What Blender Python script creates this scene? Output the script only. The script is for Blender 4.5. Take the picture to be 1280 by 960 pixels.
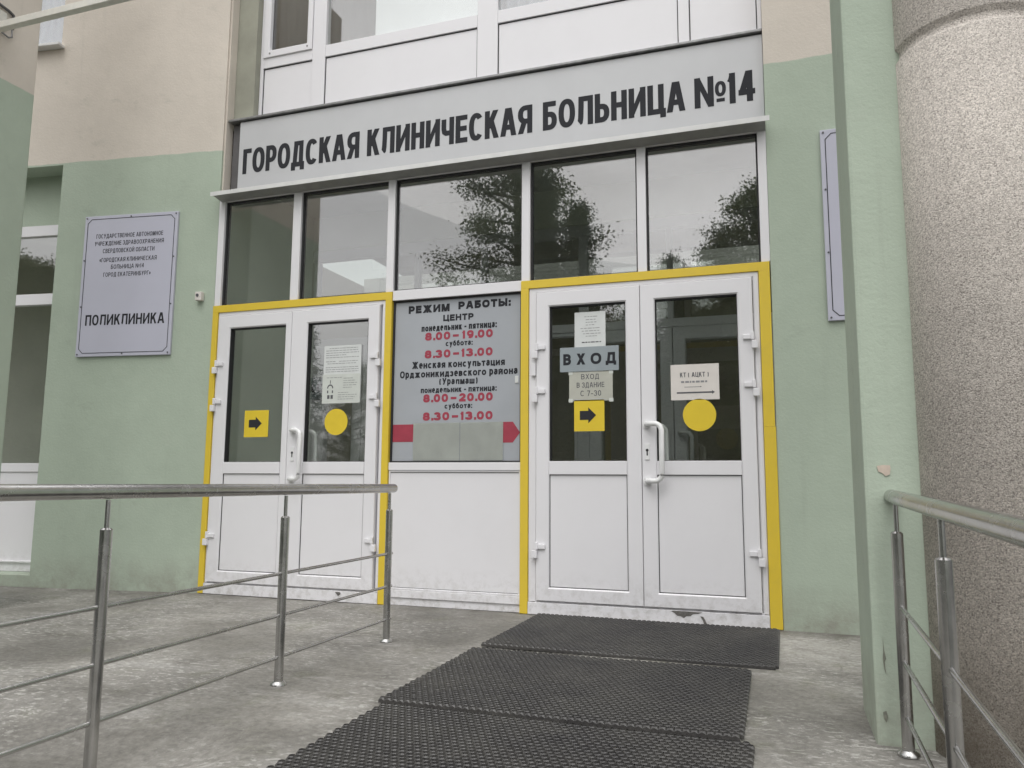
import bpy, bmesh, math, random
from mathutils import Vector, Matrix
R = math.radians
random.seed(7)
for o in list(bpy.data.objects):
    bpy.data.objects.remove(o)
SC = bpy.context.scene
COL = SC.collection

# ------------------------------------------------------------------ camera
cam_d = bpy.data.cameras.new('camera')
cam = bpy.data.objects.new('camera', cam_d)
COL.objects.link(cam)
SC.camera = cam
cam_d.sensor_width = 36.0
cam_d.lens = 970.8 / 1280 * 36
cam_d.clip_start = 0.05
cam_d.clip_end = 1000
yaw, pitch, roll = R(18.85), R(7.21), R(0.37)
fw = Vector((-math.sin(yaw) * math.cos(pitch), math.cos(yaw) * math.cos(pitch), math.sin(pitch)))
rt = Vector((math.cos(yaw), math.sin(yaw), 0))
up = rt.cross(fw)
r2 = math.cos(roll) * rt + math.sin(roll) * up
u2 = -math.sin(roll) * rt + math.cos(roll) * up
M = Matrix.Identity(4)
for i in range(3):
    M[i][0], M[i][1], M[i][2] = r2[i], u2[i], -fw[i]
M.translation = Vector((0.009, -4.916, 0.840))
cam.matrix_world = M

# ------------------------------------------------------------------ sky, sun, exposure
SUN_EL, SUN_AZ = R(60), R(178)          # azimuth measured from +Y clockwise; behind the camera
wd = bpy.data.worlds.new('World')
SC.world = wd
wd.use_nodes = True
nt = wd.node_tree
nt.nodes.clear()
n_out = nt.nodes.new('ShaderNodeOutputWorld')
n_bg = nt.nodes.new('ShaderNodeBackground')
n_sky = nt.nodes.new('ShaderNodeTexSky')
n_sky.sky_type = 'NISHITA'
n_sky.sun_disc = False
n_sky.sun_elevation = SUN_EL
n_sky.sun_rotation = SUN_AZ
n_sky.dust_density = 4.0
n_hsv = nt.nodes.new('ShaderNodeHueSaturation')
n_hsv.inputs['Saturation'].default_value = 0.06
n_tc = nt.nodes.new('ShaderNodeTexCoord')
n_map = nt.nodes.new('ShaderNodeMapping')
n_map.inputs['Scale'].default_value = (1, 1, 2.6)
n_noi = nt.nodes.new('ShaderNodeTexNoise')
n_noi.inputs['Scale'].default_value = 2.2
n_noi.inputs['Detail'].default_value = 6
n_ramp = nt.nodes.new('ShaderNodeMapRange')
n_ramp.inputs[1].default_value = 0.3
n_ramp.inputs[2].default_value = 0.7
n_ramp.inputs[3].default_value = 0.78
n_ramp.inputs[4].default_value = 1.2
n_mul = nt.nodes.new('ShaderNodeMix')
n_mul.data_type = 'RGBA'
n_mul.blend_type = 'MULTIPLY'
n_mul.inputs[0].default_value = 1
L = nt.links
L.new(n_sky.outputs[0], n_hsv.inputs['Color'])
L.new(n_tc.outputs['Generated'], n_map.inputs[0])
L.new(n_map.outputs[0], n_noi.inputs['Vector'])
L.new(n_noi.outputs[0], n_ramp.inputs[0])
L.new(n_hsv.outputs[0], n_mul.inputs[6])
L.new(n_ramp.outputs[0], n_mul.inputs[7])
L.new(n_mul.outputs[2], n_bg.inputs[0])
L.new(n_bg.outputs[0], n_out.inputs[0])
n_bg.inputs[1].default_value = 0.15

sun_d = bpy.data.lights.new('sun', 'SUN')
sun = bpy.data.objects.new('sun', sun_d)
COL.objects.link(sun)
sun_d.energy = 0.5
sun_d.angle = R(90)
sun_d.color = (1.0, 0.97, 0.93)
sd = Vector((math.sin(SUN_AZ) * math.cos(SUN_EL), math.cos(SUN_AZ) * math.cos(SUN_EL), math.sin(SUN_EL)))
sun.rotation_euler = sd.to_track_quat('Z', 'Y').to_euler()
SC.view_settings.view_transform = 'Standard'
SC.view_settings.look = 'None'
SC.view_settings.gamma = 1
SC.view_settings.use_curve_mapping = False
SC.view_settings.exposure = 0.44
try:
    SC.cycles.max_bounces = 10
    SC.cycles.transparent_max_bounces = 24
    SC.cycles.use_denoising = True
except Exception:
    pass

# ------------------------------------------------------------------ material helpers
class NT:
    def __init__(s, name):
        s.m = bpy.data.materials.new(name)
        s.m.use_nodes = True
        s.t = s.m.node_tree
        s.t.nodes.clear()
        s.out = s.n('OutputMaterial')
    def n(s, kind, **kw):
        nd = s.t.nodes.new('ShaderNode' + kind)
        for k, v in kw.items():
            setattr(nd, k, v)
        return nd
    def l(s, a, b):
        s.t.links.new(a, b)
    def noise(s, scale, detail=5, rough=0.6, vec=None, sc=None):
        nd = s.n('TexNoise')
        nd.inputs['Scale'].default_value = scale
        nd.inputs['Detail'].default_value = detail
        nd.inputs['Roughness'].default_value = rough
        v = vec if vec is not None else s.pos()
        if sc:
            mp = s.n('Mapping')
            mp.inputs['Scale'].default_value = sc
            s.l(v, mp.inputs[0])
            v = mp.outputs[0]
        s.l(v, nd.inputs['Vector'])
        return nd.outputs[0]
    def pos(s):
        if not hasattr(s, '_p'):
            s._p = s.n('NewGeometry').outputs['Position']
        return s._p
    def obj(s):
        if not hasattr(s, '_o'):
            s._o = s.n('TexCoord').outputs['Object']
        return s._o
    def rng(s, v, a, b, c, d):
        nd = s.n('MapRange')
        for i, x in enumerate((a, b, c, d)):
            nd.inputs[i + 1].default_value = x
        s.l(v, nd.inputs[0])
        return nd.outputs[0]
    def mix(s, f, a, b, blend='MIX'):
        nd = s.n('Mix', data_type='RGBA', blend_type=blend)
        for i, x in ((0, f), (6, a), (7, b)):
            if isinstance(x, (tuple, list)):
                nd.inputs[i].default_value = (*x, 1)
            elif isinstance(x, (int, float)):
                nd.inputs[i].default_value = x if i == 0 else (x, x, x, 1)
            else:
                s.l(x, nd.inputs[i])
        return nd.outputs[2]
    def math(s, op, a, b=0.0):
        nd = s.n('Math', operation=op)
        for i, x in enumerate((a, b)):
            if isinstance(x, (int, float)):
                nd.inputs[i].default_value = x
            else:
                s.l(x, nd.inputs[i])
        return nd.outputs[0]
    def done(s, color, rough=0.6, metal=0.0, bump=None, bstr=0.1, bdist=0.005, spec=None):
        b = s.n('BsdfPrincipled')
        for k, x in (('Base Color', color), ('Roughness', rough), ('Metallic', metal)):
            if isinstance(x, (tuple, list)):
                b.inputs[k].default_value = (*x, 1)
            elif isinstance(x, (int, float)):
                b.inputs[k].default_value = x
            else:
                s.l(x, b.inputs[k])
        if spec is not None:
            b.inputs['Specular IOR Level'].default_value = spec
        if bump is not None:
            bp = s.n('Bump')
            bp.inputs['Strength'].default_value = bstr
            bp.inputs['Distance'].default_value = bdist
            s.l(bump, bp.inputs['Height'])
            s.l(bp.outputs[0], b.inputs['Normal'])
        s.l(b.outputs[0], s.out.inputs[0])
        return s.m

def simple(name, col, rough=0.5, metal=0.0, var=0.06, scale=9.0, bstr=0.04):
    t = NT(name)
    nz = t.noise(scale)
    c = t.mix(1, col, t.rng(nz, 0.3, 0.7, 1 - var, 1 + var * 0.5), 'MULTIPLY')
    return t.done(c, rough, metal, t.noise(140, 3), bstr, 0.002)

GREEN = (0.435, 0.505, 0.412)
BEIGE = (0.665, 0.607, 0.535)
def stucco(name, mode):
    t = NT(name)
    sep = t.n('SeparateXYZ')
    t.l(t.pos(), sep.inputs[0])
    z = sep.outputs[2]
    edge = t.math('ADD', z, t.rng(t.noise(5.0, 3), 0, 1, -0.012, 0.012))
    if mode == 'split':
        base = t.mix(t.rng(edge, 3.486, 3.494, 0, 1), GREEN, BEIGE)
    else:
        base = t.mix(0, GREEN if mode == 'green' else BEIGE, GREEN)
    c = t.mix(1, base, t.rng(t.noise(1.1, 4), 0.3, 0.7, 0.93, 1.04), 'MULTIPLY')
    c = t.mix(1, c, t.rng(t.noise(7, 6, 0.7), 0.3, 0.75, 0.965, 1.03), 'MULTIPLY')
    # hand scuffs and soot patches
    sc = t.noise(2.6, 7, 0.72, sc=(1, 1, 1.9))
    c = t.mix(t.rng(sc, 0.6, 0.74, 0, 0.32), c, (0.25, 0.27, 0.225))
    dr = t.math('MULTIPLY', t.rng(t.noise(2.2, 5, 0.7, sc=(5, 5, 0.16)), 0.58, 0.74, 0, 0.20), t.rng(t.noise(0.8, 2), 0.4, 0.6, 0, 1))
    c = t.mix(dr, c, (0.27, 0.28, 0.235))
    lt = t.noise(1.9, 6, 0.75, sc=(1, 1, 0.8))
    c = t.mix(t.rng(lt, 0.6, 0.72, 0, 0.22), c, (0.52, 0.54, 0.47))
    # splash dirt along the foot of the wall
    ft = t.math('MULTIPLY', t.rng(z, 0.0, 0.30, 1, 0), t.rng(t.noise(6, 6, 0.7), 0.35, 0.65, 0.05, 0.85))
    c = t.mix(ft, c, (0.27, 0.26, 0.22))
    bm_ = t.math('ADD', t.noise(55, 5, 0.65), t.math('MULTIPLY', t.noise(2.5, 3), 2.5))
    return t.done(c, 0.82, 0, bm_, 0.36, 0.007, 0.3)

m_split = stucco('painted_stucco', 'split')
m_green = stucco('green_stucco', 'green')
m_beige = stucco('beige_stucco', 'beige')

m_olive = simple('bare_grey_render', (0.335, 0.335, 0.275), 0.9, 0, 0.15, 4, 0.2)
def pvc():
    t = NT('white_pvc')
    c = t.mix(t.rng(t.noise(3.0, 6, 0.7), 0.45, 0.75, 0, 0.22), (0.775, 0.765, 0.785), (0.68, 0.67, 0.68))
    sep = t.n('SeparateXYZ')
    t.l(t.pos(), sep.inputs[0])
    d = t.math('MULTIPLY', t.rng(sep.outputs[2], 0.0, 0.28, 1, 0), t.rng(t.noise(22, 6, 0.7), 0.45, 0.72, 0, 0.7))
    c = t.mix(d, c, (0.38, 0.36, 0.33))
    return t.done(c, t.rng(t.noise(12), 0.3, 0.7, 0.28, 0.42), 0, t.noise(30, 3), 0.03, 0.002)
m_pvc = pvc()
def yellow():
    t = NT('yellow_paint')
    c = t.mix(t.rng(t.noise(14, 6, 0.7), 0.5, 0.75, 0, 0.35), (0.72, 0.525, 0.045), (0.60, 0.45, 0.07))
    return t.done(c, 0.5, 0, t.noise(60, 4), 0.12, 0.003)
m_yel = yellow()
m_gasket = simple('black_gasket', (0.02, 0.02, 0.022), 0.6)
m_dark = simple('dark_trim', (0.12, 0.115, 0.118), 0.6, 0, 0.15)
m_ledge = simple('grey_flashing', (0.26, 0.26, 0.26), 0.45, 0.5, 0.25, 20)
m_sillg = simple('grey_sill_sheet', (0.34, 0.34, 0.335), 0.5, 0.2, 0.15, 12)
m_sillm = simple('white_sill', (0.72, 0.72, 0.71), 0.4, 0, 0.1)
m_sign = simple('sign_panel_grey', (0.555, 0.56, 0.572), 0.35, 0, 0.05, 2.5)
m_board = simple('board_lilac_white', (0.53, 0.53, 0.62), 0.35, 0, 0.03, 3)
m_board_edge = simple('board_edge', (0.62, 0.63, 0.66), 0.4)
m_ink = simple('black_letters', (0.020, 0.021, 0.026), 0.85, 0, 0.12, 20)
m_ink2 = simple('grey_letters', (0.10, 0.10, 0.11), 0.5, 0, 0.1, 20)
m_inklight = simple('faint_print', (0.25, 0.25, 0.26), 0.6)
m_red = simple('red_letters', (0.36, 0.045, 0.075), 0.5, 0, 0.12, 20)
m_film = simple('grey_film', (0.39, 0.41, 0.44), 0.35, 0, 0.10, 1.6)
m_paper = simple('white_paper', (0.66, 0.68, 0.67), 0.7, 0, 0.05, 14)
m_paper2 = simple('cream_paper', (0.70, 0.66, 0.62), 0.7, 0, 0.05, 14)
m_paperg = simple('greenish_paper', (0.60, 0.625, 0.585), 0.7, 0, 0.07, 10)
m_paperk = simple('khaki_paper', (0.47, 0.47, 0.41), 0.7, 0, 0.06, 14)
m_plate = simple('grey_plate', (0.30, 0.34, 0.36), 0.45, 0, 0.06, 10)
m_sticker = simple('yellow_sticker', (0.74, 0.55, 0.04), 0.4, 0, 0.04, 12)
m_handle = simple('white_handle', (0.80, 0.80, 0.80), 0.25)
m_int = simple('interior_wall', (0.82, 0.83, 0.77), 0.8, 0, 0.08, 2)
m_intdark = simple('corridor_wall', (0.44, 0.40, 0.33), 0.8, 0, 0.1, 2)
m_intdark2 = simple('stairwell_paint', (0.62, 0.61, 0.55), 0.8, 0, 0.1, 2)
m_intfloor = simple('interior_tiles', (0.62, 0.61, 0.59), 0.4, 0, 0.15, 5)
m_ceil = simple('interior_ceiling', (0.62, 0.62, 0.60), 0.8)
m_curt_w = simple('white_blind', (0.84, 0.83, 0.88), 0.8, 0, 0.04, 5)
m_curt_g = simple('grey_curtain', (0.22, 0.21, 0.205), 0.85, 0, 0.12, 5)
m_curt_b = simple('bluish_tulle', (0.50, 0.54, 0.66), 0.8, 0, 0.06, 5)
m_beam = simple('cream_paint_steel', (0.70, 0.68, 0.62), 0.5, 0, 0.12, 16, 0.1)
m_bare = simple('bare_plaster', (0.58, 0.49, 0.41), 0.85, 0, 0.1, 60)
m_chip = simple('weathered_plaster', (0.22, 0.225, 0.185), 0.9, 0, 0.4, 70, 0.3)
m_brokenconc = simple('broken_concrete', (0.15, 0.142, 0.132), 0.9, 0, 0.4, 60, 0.4)

def steel():
    t = NT('brushed_steel')
    c = t.mix(t.rng(t.noise(18, 4), 0.3, 0.7, 0, 1), (0.44, 0.435, 0.425), (0.55, 0.545, 0.535))
    return t.done(c, t.rng(t.noise(9, 5), 0.3, 0.7, 0.20, 0.30), 1.0)
m_steel = steel()
m_chrome = simple('polished_steel', (0.50, 0.49, 0.48), 0.18, 1.0, 0.05, 9, 0)

def glass(name, f0, tint):
    t = NT(name)
    lw = t.n('LayerWeight')
    lw.inputs[0].default_value = 0.5
    f = t.math('POWER', lw.outputs['Facing'], 5.0)
    f = t.math('ADD', t.math('MULTIPLY', f, 1 - f0), f0)
    tr = t.n('BsdfTransparent')
    tr.inputs[0].default_value = (*tint, 1)
    gl = t.n('BsdfGlossy')
    gl.inputs['Roughness'].default_value = 0.012
    gl.inputs['Color'].default_value = (1.0, 0.97, 0.99, 1)
    bp = t.n('Bump')
    bp.inputs['Strength'].default_value = 0.02
    bp.inputs['Distance'].default_value = 0.01
    t.l(t.noise(1.6, 1), bp.inputs['Height'])
    t.l(bp.outputs[0], gl.inputs['Normal'])
    mx = t.n('MixShader')
    t.l(f, mx.inputs[0])
    t.l(tr.outputs[0], mx.inputs[1])
    t.l(gl.outputs[0], mx.inputs[2])
    t.l(mx.outputs[0], t.out.inputs[0])
    return t.m
m_glass = glass('window_glass', 0.15, (0.93, 0.955, 0.935))

def concrete():
    t = NT('porch_concrete')
    c = t.mix(t.rng(t.noise(0.9, 5), 0.35, 0.65, 0, 1), (0.195, 0.186, 0.166), (0.335, 0.322, 0.298))
    c = t.mix(t.rng(t.noise(2.3, 8, 0.72, sc=(1, 1.6, 1)), 0.5, 0.66, 0, 0.75), c, (0.155, 0.147, 0.130))
    c = t.mix(t.rng(t.noise(1.7, 7, 0.75, sc=(0.7, 1.7, 1)), 0.55, 0.7, 0, 0.8), c, (0.40, 0.39, 0.37))
    c = t.mix(t.rng(t.noise(3.1, 6, 0.7, sc=(1.4, 1, 1)), 0.55, 0.68, 0, 0.5), c, (0.17, 0.172, 0.125))
    c = t.mix(1, c, t.rng(t.noise(0.7, 4, 0.62), 0.38, 0.62, 0.68, 1.16), 'MULTIPLY')
    c = t.mix(1, c, t.rng(t.noise(38, 6, 0.75), 0.3, 0.7, 0.68, 1.25), 'MULTIPLY')
    # pale worn flecks of screed
    fl = t.math('MULTIPLY', t.rng(t.noise(26, 5, 0.75, sc=(0.8, 1.5, 1)), 0.545, 0.60, 0, 1), t.rng(t.noise(0.9, 3), 0.42, 0.58, 0.12, 1))
    c = t.mix(t.math('MULTIPLY', fl, 0.72), c, (0.52, 0.51, 0.48))
    vo = t.n('TexVoronoi')
    vo.inputs['Scale'].default_value = 55
    t.l(t.pos(), vo.inputs['Vector'])
    c = t.mix(t.rng(vo.outputs['Distance'], 0.07, 0.13, 0.5, 0), c, (0.42, 0.41, 0.38))
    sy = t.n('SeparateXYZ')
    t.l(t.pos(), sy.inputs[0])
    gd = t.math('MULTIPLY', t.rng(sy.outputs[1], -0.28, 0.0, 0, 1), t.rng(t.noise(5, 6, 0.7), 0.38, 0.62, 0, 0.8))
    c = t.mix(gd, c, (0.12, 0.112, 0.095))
    vc = t.n('TexVoronoi')
    vc.feature = 'DISTANCE_TO_EDGE'
    vc.inputs['Scale'].default_value = 0.4
    wob = t.n('VectorMath', operation='ADD')
    nz = t.n('TexNoise')
    nz.inputs['Scale'].default_value = 3.5
    t.l(t.pos(), nz.inputs['Vector'])
    sc = t.n('VectorMath', operation='SCALE')
    sc.inputs['Scale'].default_value = 0.45
    t.l(nz.outputs['Color'], sc.inputs[0])
    t.l(t.pos(), wob.inputs[0])
    t.l(sc.outputs[0], wob.inputs[1])
    t.l(wob.outputs[0], vc.inputs['Vector'])
    c = t.mix(t.rng(vc.outputs['Distance'], 0.001, 0.004, 0.22, 0), c, (0.10, 0.095, 0.09))
    h = t.math('ADD', t.noise(45, 6, 0.7), t.math('MULTIPLY', t.noise(4, 4), 1.5))
    return t.done(c, t.rng(t.noise(2.3, 5), 0.35, 0.65, 0.6, 0.9), 0, h, 0.4, 0.008, 0.35)
m_conc = concrete()

def pebble():
    t = NT('pebbledash')
    def vor(scale):
        v = t.n('TexVoronoi')
        v.inputs['Scale'].default_value = scale
        t.l(t.pos(), v.inputs['Vector'])
        return v
    v1, v2 = vor(215), vor(320)
    sep = t.n('SeparateColor')
    t.l(v1.outputs['Color'], sep.inputs[0])
    sep2 = t.n('SeparateColor')
    t.l(v2.outputs['Color'], sep2.inputs[0])
    c = t.mix(sep.outputs[0], (0.49, 0.447, 0.405), (0.76, 0.70, 0.64))
    c = t.mix(t.rng(sep2.outputs[1], 0.66, 0.74, 0, 0.25), c, (0.84, 0.80, 0.74))
    c = t.mix(t.rng(sep2.outputs[2], 0.8, 0.88, 0, 0.5), c, (0.13, 0.112, 0.10))
    c = t.mix(1, c, t.rng(v1.outputs['Distance'], 0.45, 0.9, 1.0, 0.7), 'MULTIPLY')
    c = t.mix(1, c, t.rng(t.noise(1.6, 6, 0.7), 0.3, 0.7, 0.84, 1.1), 'MULTIPLY')
    sp = t.n('SeparateXYZ')
    t.l(t.pos(), sp.inputs[0])
    ft = t.math('MULTIPLY', t.rng(sp.outputs[2], 0.0, 0.4, 0.8, 0), t.rng(t.noise(7, 5), 0.35, 0.65, 0.2, 1))
    c = t.mix(ft, c, (0.22, 0.185, 0.14))
    h = t.math('SUBTRACT', 1.0, v1.outputs['Distance'])
    h = t.math('ADD', h, t.math('MULTIPLY', v2.outputs['Distance'], -0.5))
    return t.done(c, 0.85, 0, h, 0.42, 0.003, 0.2)
m_peb = pebble()

def rubber():
    t = NT('black_rubber')
    c = t.mix(t.rng(t.noise(1.8, 5), 0.35, 0.65, 0, 1), (0.034, 0.032, 0.033), (0.062, 0.059, 0.054))
    c = t.mix(t.rng(t.noise(50, 5, 0.7), 0.5, 0.72, 0, 0.35), c, (0.15, 0.145, 0.135))
    c = t.mix(t.rng(t.noise(1.4, 5, 0.65), 0.52, 0.68, 0, 0.35), c, (0.14, 0.135, 0.12))
    return t.done(c, 0.46, 0, t.noise(160, 3), 0.15, 0.002, 0.6)
m_rub = rubber()

def leafmat(name, a, b):
    t = NT(name)
    oi = t.n('ObjectInfo')
    c = t.mix(t.rng(t.noise(1.3, 4), 0.3, 0.7, 0, 1), a, b)
    c = t.mix(1, c, t.rng(oi.outputs['Random'], 0, 1, 0.8, 1.2), 'MULTIPLY')
    d = t.n('BsdfDiffuse')
    tr = t.n('BsdfTranslucent')
    t.l(c, d.inputs[0])
    t.l(c, tr.inputs[0])
    mx = t.n('MixShader')
    mx.inputs[0].default_value = 0.45
    t.l(d.outputs[0], mx.inputs[1])
    t.l(tr.outputs[0], mx.inputs[2])
    t.l(mx.outputs[0], t.out.inputs[0])
    return t.m
m_leaf = leafmat('birch_leaves', (0.085, 0.11, 0.06), (0.16, 0.18, 0.10))
m_needle = leafmat('spruce_needles', (0.05, 0.07, 0.05), (0.09, 0.115, 0.075))
m_bark = simple('bark', (0.16, 0.14, 0.12), 0.9, 0, 0.4, 6)
m_asph = simple('asphalt', (0.055, 0.055, 0.055), 0.9, 0, 0.25, 3)
m_lawn = simple('lawn', (0.055, 0.085, 0.03), 0.95, 0, 0.4, 2)

# ------------------------------------------------------------------ mesh helpers
class MB:
    def __init__(s, T=None):
        s.bm = bmesh.new()
        s.T = T
    def box(s, x0, x1, y0, y1, z0, z1):
        vs = [s.bm.verts.new(v) for v in ((x0, y0, z0), (x1, y0, z0), (x1, y1, z0), (x0, y1, z0),
                                          (x0, y0, z1), (x1, y0, z1), (x1, y1, z1), (x0, y1, z1))]
        for f in ((3, 2, 1, 0), (4, 5, 6, 7), (0, 1, 5, 4), (1, 2, 6, 5), (2, 3, 7, 6), (3, 0, 4, 7)):
            s.bm.faces.new([vs[i] for i in f])
        return s
    def bbox(s, x0, x1, y0, y1, z0, z1, b=0.003):
        t = bmesh.new()
        tmp = MB()
        tmp.bm.free()
        tmp.bm = t
        tmp.box(x0, x1, y0, y1, z0, z1)
        bmesh.ops.bevel(t, geom=list(t.edges), offset=b, segments=2, affect='EDGES', profile=0.6)
        me = bpy.data.meshes.new('tmp')
        t.to_mesh(me)
        t.free()
        s.bm.from_mesh(me)
        bpy.data.meshes.remove(me)
        return s
    def ring(s, x0, x1, z0, z1, wl, wr, wb, wt, y0, y1, ch=0.003, inner=0.008):
        prof = [(0, 0, y1), (0, 0, y0 + ch), (0, ch, y0), (1, -inner, y0), (1, 0, y0 + inner), (1, 0, y1)]
        loops = []
        for fr, ab, y in prof:
            l, r_, b, t = (fr * w + ab for w in (wl, wr, wb, wt))
            loops.append([s.bm.verts.new(v) for v in ((x0 + l, y, z0 + b), (x1 - r_, y, z0 + b), (x1 - r_, y, z1 - t), (x0 + l, y, z1 - t))])
        n = len(loops)
        for k in range(n):
            A, B = loops[k], loops[(k + 1) % n]
            for i in range(4):
                j = (i + 1) % 4
                s.bm.faces.new((A[i], A[j], B[j], B[i]))
        return s
    def tube(s, pts, r, seg=14, caps=True):
        pts = [Vector(p) for p in pts]
        rings = []
        up_ = Vector((0, 0, 1))
        for i, p in enumerate(pts):
            if i == 0:
                d = pts[1] - p
            elif i == len(pts) - 1:
                d = p - pts[i - 1]
            else:
                d = (pts[i + 1] - p).normalized() + (p - pts[i - 1]).normalized()
            d.normalize()
            a = d.cross(up_ if abs(d.z) < 0.95 else Vector((1, 0, 0))).normalized()
            b = d.cross(a)
            rr = r[i] if isinstance(r, (list, tuple)) else r
            rings.append([s.bm.verts.new(p + rr * (math.cos(2 * math.pi * k / seg) * a + math.sin(2 * math.pi * k / seg) * b)) for k in range(seg)])
        for A, B in zip(rings, rings[1:]):
            for k in range(seg):
                f = s.bm.faces.new((A[k], A[(k + 1) % seg], B[(k + 1) % seg], B[k]))
                f.smooth = True
        if caps:
            s.bm.faces.new([s.bm.verts.new(v.co) for v in rings[0]][::-1])
            s.bm.faces.new([s.bm.verts.new(v.co) for v in rings[-1]])
        return s
    def lathe(s, cx, cy, prof, seg=48):
        rings = [[s.bm.verts.new((cx + r * math.cos(2 * math.pi * k / seg), cy + r * math.sin(2 * math.pi * k / seg), z)) for k in range(seg)] for r, z in prof]
        for A, B in zip(rings, rings[1:]):
            for k in range(seg):
                f = s.bm.faces.new((A[k], A[(k + 1) % seg], B[(k + 1) % seg], B[k]))
                f.smooth = True
        s.bm.faces.new(rings[0][::-1])
        s.bm.faces.new(rings[-1])
        return s
    def poly(s, pts, y, th=0.001):           # outline in x,z facing -y, with a real thickness
        a = [s.bm.verts.new((x, y, z)) for x, z in pts]
        b = [s.bm.verts.new((x, y + th, z)) for x, z in pts]
        s.bm.faces.new(a)
        s.bm.faces.new(b[::-1])
        n = len(pts)
        for i in range(n):
            j = (i + 1) % n
            s.bm.faces.new((a[i], b[i], b[j], a[j]))
        return s
    def build(s, name, mat, parent=None, label=None, base=None):
        if s.T is not None:
            bmesh.ops.transform(s.bm, matrix=s.T, verts=list(s.bm.verts))
        bmesh.ops.recalc_face_normals(s.bm, faces=list(s.bm.faces))
        off = Vector((0, 0, 0))
        if parent is not None:
            q = parent
            while q is not None:
                off += q.location
                q = q.parent
        if base is not None:
            off = Vector(base)
        if off.length > 0:
            bmesh.ops.translate(s.bm, verts=list(s.bm.verts), vec=-off)
        me = bpy.data.meshes.new(name)
        s.bm.to_mesh(me)
        s.bm.free()
        me.materials.append(mat)
        o = bpy.data.objects.new(name, me)
        COL.objects.link(o)
        if base is not None:
            o.location = base
        if parent is not None:
            o.parent = parent
        if label:
            o['label'] = label
        return o

def thing(name, label, cat, loc=(0, 0, 0), group=None):
    o = bpy.data.objects.new(name, None)
    o.empty_display_size = 0.2
    COL.objects.link(o)
    o.location = loc
    return tag(o, label, cat, group)
def tag(o, label, cat, group=None):
    o['label'] = label
    o['category'] = cat
    if group:
        o['group'] = group
    return o
def struct(o):
    o['kind'] = 'structure'
    return o

# block lettering: each glyph is a set of strokes in a 0..1 box (p = pen line with square ends, c = pen line with plain ends,
# o = closed pen line, d = slanting stem cut level at top and bottom)
def _arc(cx, cy, rx, ry, a0, a1, n=14, e=0.86):
    out = []
    for k in range(n + 1):
        a = R(a0 + (a1 - a0) * k / n)
        ca, sa = math.cos(a), math.sin(a)
        out.append((cx + rx * math.copysign(abs(ca) ** e, ca), cy + ry * math.copysign(abs(sa) ** e, sa)))
    return out
def _bowl(x0, x1, y0, y1):
    m = x0 + (x1 - x0) * 0.45
    return [(x0, y1)] + _arc(m, (y0 + y1) / 2, x1 - m, (y1 - y0) / 2, 90, -90, 10) + [(x0, y0)]
_O = [('o', _arc(.5, .5, .5, .5, 0, 360, 28)[:-1])]
_I = [('p', [(0, 0), (0, 1)]), ('p', [(1, 0), (1, 1)]), ('d', (0, 0.04), (1, .96), .82)]
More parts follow.
